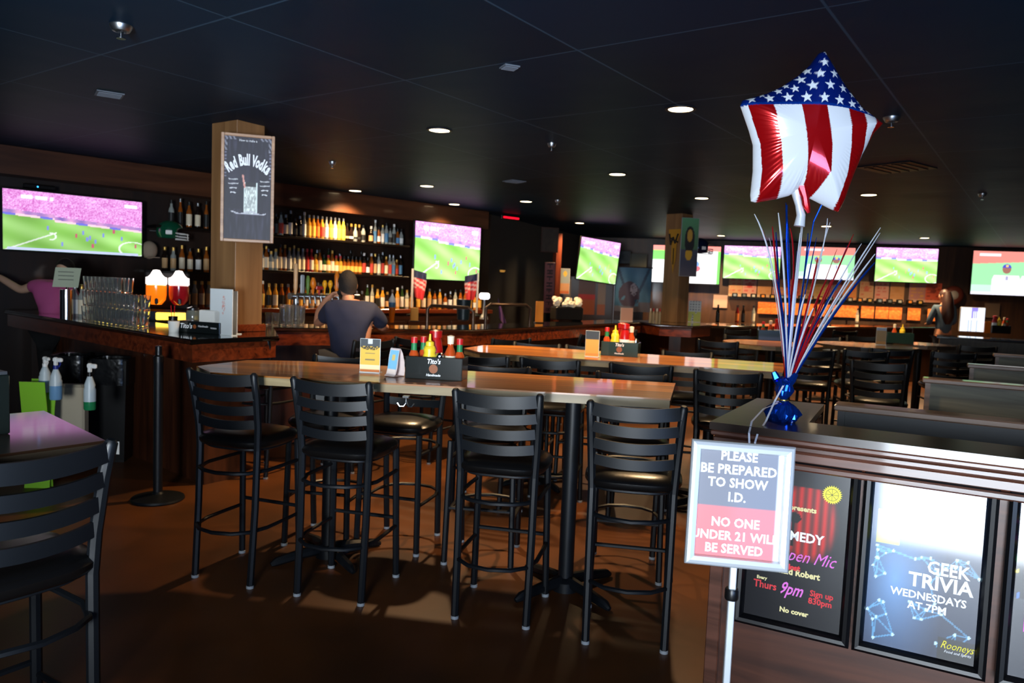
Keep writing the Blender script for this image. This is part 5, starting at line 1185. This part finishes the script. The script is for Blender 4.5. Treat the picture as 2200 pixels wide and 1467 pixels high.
flagpole('small red, white and blue flag on a pale pole, right of the wall television', 1027, 586, 660, -1, 11.0)
# ================================================================ UNDER AND BESIDE THE BAR, LEFT
t = thing('crowd_control_post', 'black crowd control post with round base in front of the bar corner', 'post', tuple(gz(339, 1073, 0)))
MB().lathe([(.17,0),(.175,.008),(.17,.02),(.12,.032),(.04,.045),(.03,.06)], 32).build('base', BLK, t, smooth=True)
MB().lathe([(.031,.05),(.031,.96)], 20).build('tube', BLK, t, smooth=True); MB().lathe([(.034,.96),(.034,1.0),(.022,1.01),(.022,1.07),(.001,1.075)], 20).build('belt_head', BLK2, t, smooth=True)
BIN = mat('black_bin_plastic', '0a0a0b', .3); BAG = mat('black_bin_liner', '101113', .22, bump=.6, bscale=14)
def trashbin(label, px, py, w_, d_, h_, rz=0):
    p = gz(px, py, 0); t = thing('trash_bin', label, 'bin', (p.x, p.y, 0), rz)
    MB().prism([(-w_/2*.85,-d_/2*.85),(w_/2*.85,-d_/2*.85),(w_/2*.85,d_/2*.85),(-w_/2*.85,d_/2*.85)], 0, .02).build('foot', BIN, t)
    b = MB(); vs = []
    for z, k in ((.02,.85),(h_,1.0),(h_,.94),(.04,.80)):
        for sx, sy in ((-1,-1),(1,-1),(1,1),(-1,1)): vs.append((sx*w_/2*k, sy*d_/2*k, z))
    b._add(vs, [(k*4+i, k*4+(i+1)%4, (k+1)*4+(i+1)%4, (k+1)*4+i) for k in range(3) for i in range(4)]+[(15,14,13,12)]).build('body', BIN, t)
    b = MB(); vs = []; n = 40
    for z, k in ((h_-.20,1.03),(h_-.10,1.05),(h_+.015,1.05),(h_+.01,.92),(h_-.12,.86)):
        for i in range(n):
            a = 2*PI*i/n; c, s = math.cos(a), math.sin(a); e_ = .35; x = w_/2*k*math.copysign(abs(c)**e_, c); y = d_/2*k*math.copysign(abs(s)**e_, s)
            vs.append((x*(1+.02*nz(i*.9, z*9)), y*(1+.03*nz(i*.7, z*9, 4)), z+(.03*nz(i*.5, 2) if z < h_-.15 and k > 1 else 0)))
    b._add(vs, [(k*n+i, k*n+(i+1)%n, (k+1)*n+(i+1)%n, (k+1)*n+i) for k in range(4) for i in range(n)]).build('liner', BAG, t, smooth=True)
    return t, p
trashbin('black lined trash bin at the left, behind the two blue spray bottles', 158, 985, .25, .30, .86, .2)
trashbin('black lined trash bin right of the green spray bottle, against the bar front', 243, 985, .29, .32, .84, .2)
# wet floor sign and grey tub leaning beside the bins
q = gy(97, 850, 5.35); t = thing('caution_sign', 'lime green folding caution sign behind the spray bottles', 'sign', (q.x-.03, 5.30, 0), .1)
for s in (0, 1):
    pn = MB().prism([(-.085,-.004),(.085,-.004),(.085,.004),(-.085,.004)], 0, .78).build('panel', mat('lime_plastic', '84c030', .4), t, (0, .05*s, 0)); pn.rotation_euler = (math.radians(-8 if s == 0 else 8), 0, 0)
    if s == 0: MB()._add([(-.06,-.007,.46),(.06,-.007,.46),(0,-.007,.58)], [(0,1,2)]).build('warning_triangle', mat('dark_red_print', '7a2a14', .5), pn)
q = gy(143, 890, 5.6); t = thing('grey_tote', 'beige-grey plastic panel hanging below the bin liner', 'tote', (q.x, 5.62, .0), .15)
MB().box((0,0,.38), (.26,.10,.66), ch=.02).build('body', mat('beige_plastic', 'a89c86', .5), t)
BOTC = mat('translucent_white_plastic', 'b8c4c8', .35); BLUEL = mat('blue_cleaner', '6a94b8', .25); GREENL = mat('green_cleaner', '1e7a4a', .25)
def spray(label, px, ytop, ybot, Yd, liq, rz, trig):
    a = gy(px, ytop, Yd); b_ = gy(px, ybot, Yd); H_ = a.z-b_.z; t = thing('spray_bottle', label, 'spray bottle', (b_.x, Yd, b_.z), rz, 'spray bottles hung on the bins')
    fill = .30 if liq is GREENL else .55
    MB().lathe([(.036,0),(.040,.008),(.040,H_*fill*.62)], 18).build('liquid', liq, t, smooth=True)
    MB().lathe([(.0402,H_*fill*.62),(.0402,H_*.45),(.034,H_*.50),(.036,H_*.55),(.018,H_*.72),(.014,H_*.76)], 18).build('bottle', BOTC, t, smooth=True)
    hd_ = MB().box((0,0,H_*.93), (.022,.022,H_*.20), ch=.004).box((-.018,0,H_*.97), (.075,.020,H_*.10), ch=.006).build('spray_head', WHITE, t)
    MB().tube([(-.03,0,H_*.93),(-.04,0,H_*.88),(-.028,0,H_*.80)], .005, 6).build('trigger', trig, t); MB().lathe([(.017,H_*.74),(.017,H_*.83)], 14).build('collar', trig, t, smooth=True)
BLT = mat('blue_trigger', '1c2a7a', .4)
spray('spray bottle with white head, farthest left on the bin rim', 97, 768, 842, 5.38, BLUEL, 2.6, WHITE)
spray('spray bottle with pale blue liquid and blue collar, second from left', 120, 770, 858, 5.25, BLUEL, 2.9, BLT)
spray('spray bottle with green liquid hung on the right bin', 193, 783, 880, 5.3, GREENL, 2.9, BLK2)
tgt = gz(250, 960, .0); t = thing('white_tag', 'small white tag hanging at the bottom of the right bin', 'tag', (gy(251,962,5.2).x, 5.2, gy(251,962,5.2).z)); MB().box((0,0,0), (.035,.003,.09)).build('tag', PAPER, t)
# small dark holder at the left picture edge on the foreground table
p = gz(3, 935, 1.07); t = thing('menu_block', 'dark block at the left edge of the foreground table', 'holder', (p.x-.06, p.y, 1.07), math.radians(55)); MB().box((0,0,.09), (.12,.09,.18), ch=.004).build('block', CADM, t); MB().box((0,0,.184), (.11,.08,.01)).build('top', STEEL, t)
# ================================================================ BACK WALL DECOR BETWEEN HALLWAY AND FAR COLUMN
BW = Plane((-.45, 13.12), (2.07, 4.63))
def onBW(px, py, off=.03): a, z = BW.hit(px, py, off); return BW.at(a, z, off), z
# hallway opening: jamb post and lintel
q = gy(1185, 560, 14.0); t = thing('wooden_post', 'red-brown wooden post right of the dark hallway opening', 'post', (gy(1195,600,14.2).x, 14.2, 0), .5)
MB().box((0,0,1.3), (.12,.12,2.6), ch=.006).build('post', wood('post_wood', '5a2414', '7e3a20', .4, .3, axis=2), t)
q = gy(1182, 500, 14.3); t = thing('framed_picture', 'dim framed dark picture above the vertical sign', 'picture', (q.x-.02, 13.9, gy(1176,515,13.9).z), .3); MB().box((0,.01,0), (.34,.03,.46), ch=.004).build('frame', mat('dull_brown_frame', '2e1c14', .5), t); picture('art', .28, .40, 8, 10, lambda u, v: mix((.12,.09,.07), (.20,.16,.12), .5+nz(u*5, v*5)), PRINT, t, (0,-.007,0))
q = gy(1180, 618, 13.8)
def vsign(u, v):
    k = int(v*8); f = v*8-k; g = (u-.5)
    if .2 < f < .8 and abs(g) < .26 and (abs(g) < .08 or f > .66 or (k % 2 == 0 and f < .36) or (k % 3 == 0 and .44 < f < .56)): return (.06,.04,.05)
    return (.45,.26,.26)
t = thing('vertical_sign', 'narrow maroon vertical sign with dark letters beside the wooden post', 'sign', (q.x, 13.8, q.z), .25); MB().box((0,.012,0), (.20,.02,.92), ch=.003).build('board', mat('maroon_board', '4a2424', .5), t); picture('lettering', .19, .91, 12, 80, vsign, PRINT, t, (0,0,0)); MB().box((0,.012,-(q.z-ZBAR)/2-.2), (.06,.02,(q.z-ZBAR)-.40)).build('stake', DKW, t)
# tall bottle cooler / white-fronted shelves beneath tilted TV
q = gy(1265, 640, 15.6); t = thing('display_fridge', 'dark display cooler with pale door posters under the tilted television', 'cooler', (gy(1290,640,15.4).x, 15.4, 0), -.08)
MB().box((0,.35,.92), (1.75,.7,1.84), ch=.01).build('cabinet', mat('dark_cooler', '241c1c', .4), t)
for k, (x, w_, f) in enumerate([(-.68,.15,lambda u, v: (.10,.08,.08) if math.hypot(u-.5, (v-.65)*3) < .25 else (.42,.38,.36)),(-.28,.34,lambda u, v: (.45,.22,.12) if v < .45 else ((.5,.08,.1) if v < .58 else (.25,.18,.2))),(.02,.16,lambda u, v: (.40,.36,.35) if v > .3 else (.45,.25,.16)),(.42,.36,lambda u, v: (.20,.12,.10) if math.hypot(u-.5, (v-.72)*2) < .12 else ((.44,.38,.36) if math.hypot((u-.5)*1.0, (v-.62)*1.0) < .36 else (.16,.11,.12)))]):
    picture('door_poster', w_, .70, 24, 40, f, PRINT, t, (x,-.004,1.42))
q = gy(1216, 602, 14.6); t = thing('yellow_poster', 'small white poster with yellow emblem and orange bottom on the back wall', 'poster', (q.x, 14.9, gy(1210,604,14.9).z), -.1); MB().box((0,.006,0), (.19,.01,.50)).build('board', PAPER, t); picture('print', .18, .49, 16, 30, lambda u, v: (.70,.36,.16) if v < .12 else (.72,.52,.34) if v < .42 else ((.80,.66,.2) if math.hypot((u-.5), (v-.8)*2) < .22 else (.55,.58,.56)), PRINT, t, (0,-.001,0))
q = gy(1363, 655, 15.0)
# blue flag
c0, c1 = gy(1322, 622, 15.0), gy(1398, 622, 15.0)
def flag(u, v):
    c = mix((.22,.36,.46), (.36,.56,.68), .5+.5*nz(u*4, v*4, 6))
    if abs(u-(.05+(1-v)*.45)) < .035 or abs(u-(.95-(1-v)*.5)) < .04: c = (.18,.28,.38)
    if .12 < v < .72 and ((u-.40)/.30)**2+((v-.38)/.30)**2 < 1 and nz(u*6, v*6, 3) > -.35: c = (.28,.24,.30)
    if ((u-.52)/.11)**2+((v-.50)/.14)**2 < 1: c = (.55,.55,.62) if nz(u*24, v*24) > -.2 else (.2,.18,.22)
    if v < .22 and u > .68 or v < .12: c = (.40,.40,.44)
    return c
t = thing('wall_flag', 'light blue hanging flag with a dark animal-like emblem left of the far column', 'flag', ((c0.x+c1.x)/2, 15.0, gy(1360,622,15.0).z), .0)
fl = picture('cloth', c1.x-c0.x, .88, 44, 52, flag, PRINT, t)
for v_ in fl.data.vertices: v_.co.y += .03*math.sin(v_.co.x*16+v_.co.z*3)*(.6-v_.co.z)
fl.modifiers.new('thick', 'SOLIDIFY').thickness = .004; MB().tube([(-.38,0,.44),(.38,0,.44)], .01, 8).build('rod', DKW, t)
MB().tube([(-.37,0,.44),(-.37,0,-(gy(1360,622,15.0).z-1.0))], .012, 8).build('side_pole', STEEL, t)
q = gy(1375, 555, 16.2); t = thing('wall_paper_sheet', 'pale grey sheet on the back wall above the blue flag', 'paper', (q.x, 16.4, gy(1373,560,16.4).z)); MB().box((0,0,0), (.36,.01,.30)).build('sheet', mat('grey_sheet', '5a5e58', .8), t)
q = gy(1340, 553, 16.0); t = thing('wall_speaker', 'black box speaker on the back wall right of the tilted television', 'speaker', (gy(1341,553,16.0).x, 16.0, gy(1341,553,16.0).z)); MB().box((0,0,0), (.24,.2,.28), ch=.01).build('cabinet', BLK2, t); MB().lathe([(.001,0),(.07,.0),(.08,.004),(.001,.002)], 16).build('cone', BLK, t, (0,-.101,0)).rotation_euler = (PI/2,0,0)
# far column decor
cp = Vector((2.33,11.88)); cdv = (Vector((2.53,11.66))-cp).normalized(); crz = math.atan2(cdv.y, cdv.x)
q = gy(1447, 500, 11.72); t = thing('pennant', 'gold and black vertical pennant on the far column', 'pennant', (gy(1447,540,11.74).x, 11.735, gy(1447,540,11.74).z), crz)
def pen(u, v): return (.62,.44,.12)
b = MB(); b._add([(-.11,0,.34),(.11,0,.34),(.11,0,.29),(.045,0,.12),(.04,0,-.10),(0,0,-.34),(-.04,0,-.10),(-.045,0,.12),(-.11,0,.29)]+[(x,.006,z) for x, z in [(-.11,.34),(.11,.34),(.11,.29),(.045,.12),(.04,-.10),(0,-.34),(-.04,-.10),(-.045,.12),(-.11,.29)]], [tuple(range(9))[::-1], tuple(range(9,18))]); b.build('gold_cloth', mat('gold_cloth', 'a8781c', .7), t)
b = MB()
for x0, z0, x1, z1 in [(-.09,.27,-.06,.10),(-.06,.10,-.02,.22),(-.02,.22,.02,.12),(.02,.12,.07,.27),(-.06,.20,.07,.14)]: b.tube([(x0,-.004,z0),(x1,-.004,z1)], .014, 6)
b.tube([(0,-.004,.05),(0,-.004,-.2)], .008, 6).build('black_print', BLK2, t)
q = gy(1481, 531, 11.2); t = thing('portrait_board', 'tall narrow portrait board of a long-haired figure on green, fixed to the far column', 'poster', (q.x, 11.2, q.z), .1)
def portrait(u, v):
    c = mix((.22,.26,.18), (.30,.52,.36), v) if v > .45 else (.24,.24,.30)
    if ((u-.5)/.30)**2+((v-.62)/.24)**2 < 1: c = (.07,.06,.06)
    if ((u-.5)/.16)**2+((v-.70)/.11)**2 < 1: c = (.66,.50,.16)
    if ((u-.48)/.20)**2+((v-.38)/.11)**2 < 1 and v < .45: c = (.74,.56,.12)
    return c
MB().box((0,.012,0), (.265,.022,.86), ch=.003).build('board', mat('grey_board_edge', '8a9096', .5), t); picture('portrait', .255, .85, 30, 60, portrait, PRINT, t)
q = gy(1503, 532, 11.8); helmet('dark blue and white football helmet behind the portrait board', (q.x, 11.8, q.z), -1.2, mat('navy_helmet_shell', '0c1830', .15, coat=1), .15)
for px, py, n_ in [(1404,672,3),(1412,668,2)]: pass
q = gy(1408, 672, 11.9)
for k in range(4):
    t = thing('sauce_bottle', f"pale sauce bottle, {ORD(k+1)} of four on the bar left of the far column", 'bottle', (q.x-.075+k*.05, 11.9+.02*(k % 2), ZBAR), 0, 'pale sauce bottles left of the far column')
    MB().lathe([(.02,0),(.022,.01),(.022,.12),(.010,.16)], 12).build('body', mat('cream_plastic', 'a89878', .4), t, smooth=True); MB().lathe([(.011,.155),(.011,.20),(.003,.205)], 10).build('cap', [WHITE, REDCAP][k % 2], t, smooth=True)
# ================================================================ REAR BAR ON THE FAR WALL
cA, cB = gz(1494, 699, 1.1), gz(1760, 701, 1.1)
FB = Plane((cA.x, cA.y), (cB.x-cA.x, cB.y-cA.y))
t = thing('rear_counter', 'dark rear counter under the menu sheets', 'counter', (FB.o.x, FB.o.y, 0), FB.rz)
Lc = 7.2
MB().box((Lc/2,.35,.53), (Lc,.6,1.06)).build('front', wood('rear_counter_wood', '26150e', '3e2416', .4, .2, axis=2), t); MB().box((Lc/2,.32,1.085), (Lc+.06,.74,.03), ch=.005).build('countertop', BARTOP, t)
t = thing('side_counter', 'grey-green service counter with black top at right behind the booths', 'counter', tuple(gz(2020, 722, 0*0+1.1).xy)+(0,), math.radians(-28))
MB().box((1.2,.3,.53), (2.4,.5,1.06)).build('front', wood('service_counter_wood', '2c281e', '403a2c', .5, .2, axis=2), t); MB().box((1.2,.28,1.085), (2.5,.62,.03), ch=.005).build('countertop', BARTOP, t)
gM = 'printed sheets taped in a row on the far wall'
def menufn(seed):
    base = [(.66,.50,.36),(.70,.50,.44),(.68,.48,.30),(.62,.42,.40),(.72,.30,.20),(.64,.46,.34),(.70,.56,.36),(.60,.28,.28),(.74,.46,.18)][seed % 9]; acc = [(.65,.30,.22),(.66,.22,.20),(.66,.45,.25),(.75,.55,.2),(.45,.15,.1),(.45,.35,.2),(.62,.50,.20),(.35,.45,.5),(.8,.25,.1)][seed % 9]
    def f(u, v):
        if v < .14: return mix(base, (.85,.75,.65), .5)
        if int(v*11) % 2 and abs(nz(u*12+seed, int(v*11))) > .12 and .1 < u < .9: return mix(base, acc, .7)
        if math.hypot(u-.5, (v-.62)) < .16 and seed % 2: return acc
        return base
    return f
for k, x in enumerate([1567,1597,1629,1661,1690,1720,1750,1780,1812,1848,1881,1914,1955,1989]):
    w_ = 27 if k not in (12, 13) else 32; y0, y1 = 596+k*.9, 637+k*1.05
    s0, z0 = FARW.hit(x, y0, .04); s1, z1 = FARW.hit(x+w_, y1, .04); p = FARW.at((s0+s1)/2, (z0+z1)/2, .04)
    cn = ['tan','pinkish','golden tan','rosy','brick red','buff','pale olive','crimson','orange'][k % 9]
    t = thing('taped_menu_sheet', f"{cn} printed sheet, {ORD(k+1)} from the left in the upper row on the far wall", 'sheet', p, FARW.rz, gM)
    MB().box((0,.004,0), (s1-s0, .006, z0-z1)).build('sheet', PAPER, t); picture('print', s1-s0, z0-z1, 14, 20, menufn(k), PRINT, t, (0,-.001,0))
s0, z0 = FARW.hit(1535, 633, .3); s1, z1 = FARW.hit(1564, 662, .3); t = thing('taped_menu_sheet', 'blank pinkish sheet lower left of the menu row on the far wall', 'sheet', FARW.at((s0+s1)/2, (z0+z1)/2, .05), FARW.rz, gM); MB().box((0,0,0), (s1-s0,.006,z0-z1)).build('sheet', mat('pinkish_paper', 'b0948a', .8), t)
s0, z0 = FARW.hit(2116, 651, .05); s1, z1 = FARW.hit(2146, 683, .05); t = thing('taped_menu_sheet', 'plain tan sheet under the far right television', 'sheet', FARW.at((s0+s1)/2, (z0+z1)/2, .05), FARW.rz, gM); MB().box((0,0,0), (s1-s0,.006,z0-z1)).build('sheet', mat('tan_paper', '6a5848', .8), t)
sS, zS = FARW.hit(1565, 672, .25); sE, _ = FARW.hit(1990, 680, .25)
t = tag(MB().box(((sE-sS)/2,-.14,0), (sE-sS,.26,.03), ch=.003).build('wall_shelf', SHW, loc=FARW.at(sS, 1.52), rz=FARW.rz), 'long dark shelf on the far wall under the upper menu sheets', 'shelf')
gJ = 'small dark jars on the far wall shelf'; J0 = None
for k in range(20):
    p = FARW.at(sS+.12+(sE-sS-.24)*k/19, 1.535, .15); col_ = ['grey-blue','orange','grey','gold','pale'][(k*7) % 5]
    hexs = {'grey-blue':'8090a0','orange':'e08a30','grey':'6a6e70','gold':'c8a050','pale':'b8b4a8'}[col_]
    t = thing('small_jar', f"small dark jar with {col_} lid, {ORD(k+1)} from the left on the far wall shelf", 'jar', p, FARW.rz, gJ)
    MB().box((0,0,.05), (.12,.08,.10), ch=.01).build('body', BLK2, t); MB().box((0,-.042,.055), (.06,.006,.05)).build('face', mat('jar_'+hexs, hexs, .5), t)
gL = 'orange-toned menu panels under the far wall shelf'
for k, x in enumerate([1640,1668,1700,1735,1768,1800,1828,1862,1893,1922,1962,2005]):
    s0, z0 = FARW.hit(x-14, 676+k*.35, .08); s1, z1 = FARW.hit(x+14, 699+k*.6, .08); p = FARW.at((s0+s1)/2, 1.33, .09)
    t = thing('orange_menu_panel', f"orange-toned menu panel, {ORD(k+1)} from the left in the lower row on the far wall", 'panel', p, FARW.rz, gL)
    MB().box((0,.01,0), (s1-s0,.015,.28)).build('board', BLK2, t); picture('print', s1-s0-.02, .26, 14, 14, (lambda sd: lambda u, v: mix((.72,.30,.10), (.95,.62,.30), .5+.5*nz(u*5+sd, v*7, 3)))(k*3.1), PRINT, t, (0,.001,0))  # orange light on the back bar is put into the print; panels emit nothing
l = bpy.data.lights.new('shelf_light', 'AREA'); l.shape = 'RECTANGLE'; l.size = 5.0; l.size_y = .06; l.energy = 22; l.color = (1, .55, .25); o = bpy.data.objects.new('shelf_light', l); COL.objects.link(o); o.location = FARW.at((sS+sE)/2, 1.50, .22); o.rotation_euler = (0, 0, FARW.rz)
gT = 'bottles on the rear counter'
for px, lb, bc_, lc_ in [(1548,'dark','dark','black'),(1590,'red-lit','red','orange'),(1603,'dark','dark','black'),(1625,'cream labelled','clear','cream'),(1850,'cream labelled','clear','cream'),(1882,'gold','gold','gold')]:
    q = gz(px, 694, 1.1); bottle('tall', bc_, lc_, 'black', (q.x, q.y+.2, 1.10), .2, f"{lb} bottle on the rear counter at {['the far left','the second place','the third place','the fourth place','the middle','the right'][[1548,1590,1603,1625,1850,1882].index(px)]}", gT)
# round wreath-like crest
s_, z_ = FARW.hit(2048, 634, .12); t = thing('wall_mount_ball', 'maroon and grey helmet-like ornament on the far wall above the standing person', 'ornament', FARW.at(s_, z_, .14), FARW.rz)
MB().sphere((0,0,0), .20, 20, 1, .6, 1).build('shell', mat('maroon_shell', '5a2a24', .4), t, smooth=True); MB().sphere((-.02,-.07,.0), .11, 16, 1, .6, 1).build('grey_face', mat('grey_face', '8a8480', .5), t, smooth=True)
# glowing table sign
q = gz(2096, 714, 1.1); t = thing('lit_table_sign', 'bright white backlit sign standing on the right service counter', 'lit sign', (q.x, q.y+.12, 1.10), -.2)
Ws, Hs = .385, .42
MB().box((0,.02,Hs/2+.01), (Ws+.02,.03,Hs+.02), ch=.01).build('housing', WHITE, t)
picture('lit_face', Ws, Hs, 26, 30, lambda u, v: (.55,.5,.85) if (.45 < u < .72 and v > .55 and (v > .85 or int(u*30) % 2)) else ((.55,.62,.72) if (.3 < u < .75 and v < .5 and int(u*26) % 3 == 0) else (.93,.96,1)), mat('sign_glow', '000000', .3, attr='emit', es=1.5), t, (0,.004,Hs/2+.01))
holder2 = gz(2128, 716, 1.1); t = thing('card_holder', 'orange card beside the bright lit sign on the right counter', 'card', (holder2.x, holder2.y+.1, 1.1), -.2); MB().box((0,0,.10), (.10,.03,.20), ch=.003).build('card', HND['o'], t)
q = gz(2155, 717, 1.1); t = thing('condiment_caddy', 'dark caddy with yellow and red bottles at the far right counter', 'caddy', (q.x, q.y+.1, 1.1), -.2); MB().box((0,0,.07), (.30,.15,.14), ch=.005).build('walls', CADM, t)
for k, (kd, ox, lb) in enumerate([('ketchup',-.09,'red bottle'),('mustard',-.02,'yellow mustard bottle'),('pepper',.06,'cream-capped sauce bottle'),('hot',.11,'hot sauce bottle')]): condiment(kd, (q.x, q.y+.1, 1.16), -.2, (ox,0,0), f"{lb} in the dark caddy at the far right counter", 'condiments in the table caddies')

# red neon strip over the hallway opening and a dim wall lamp inside it
q = gy(1098, 468, 12.9); t = thing('neon_strip', 'small red neon strip glowing at the ceiling above the dark hallway opening', 'neon light', (q.x, 12.9, q.z), .75)
MB().box((0,.02,0), (.42,.03,.07), ch=.005).build('backing', BLK2, t); MB().tube([(-.17,-.005,0),(.17,-.005,0)], .016, 10).build('red_tube', mat('red_neon', 'ff1030', .3, emit='ff1028', es=1.6), t, smooth=True)
q = gy(1075, 582, 13.6); t = thing('wall_sconce', 'dim amber lamp deep in the dark hallway opening', 'lamp', (q.x, 13.6, q.z), .9)
MB().box((0,.02,0), (.16,.03,.05), ch=.01).build('backplate', BLK2, t); MB().lathe([(.001,-.02),(.05,-.02),(.07,.015),(.001,.02)], 14, (0,-.03,0)).build('amber_shade', mat('amber_glow', 'c89040', .4, emit='c89040', es=.5), t, smooth=True)
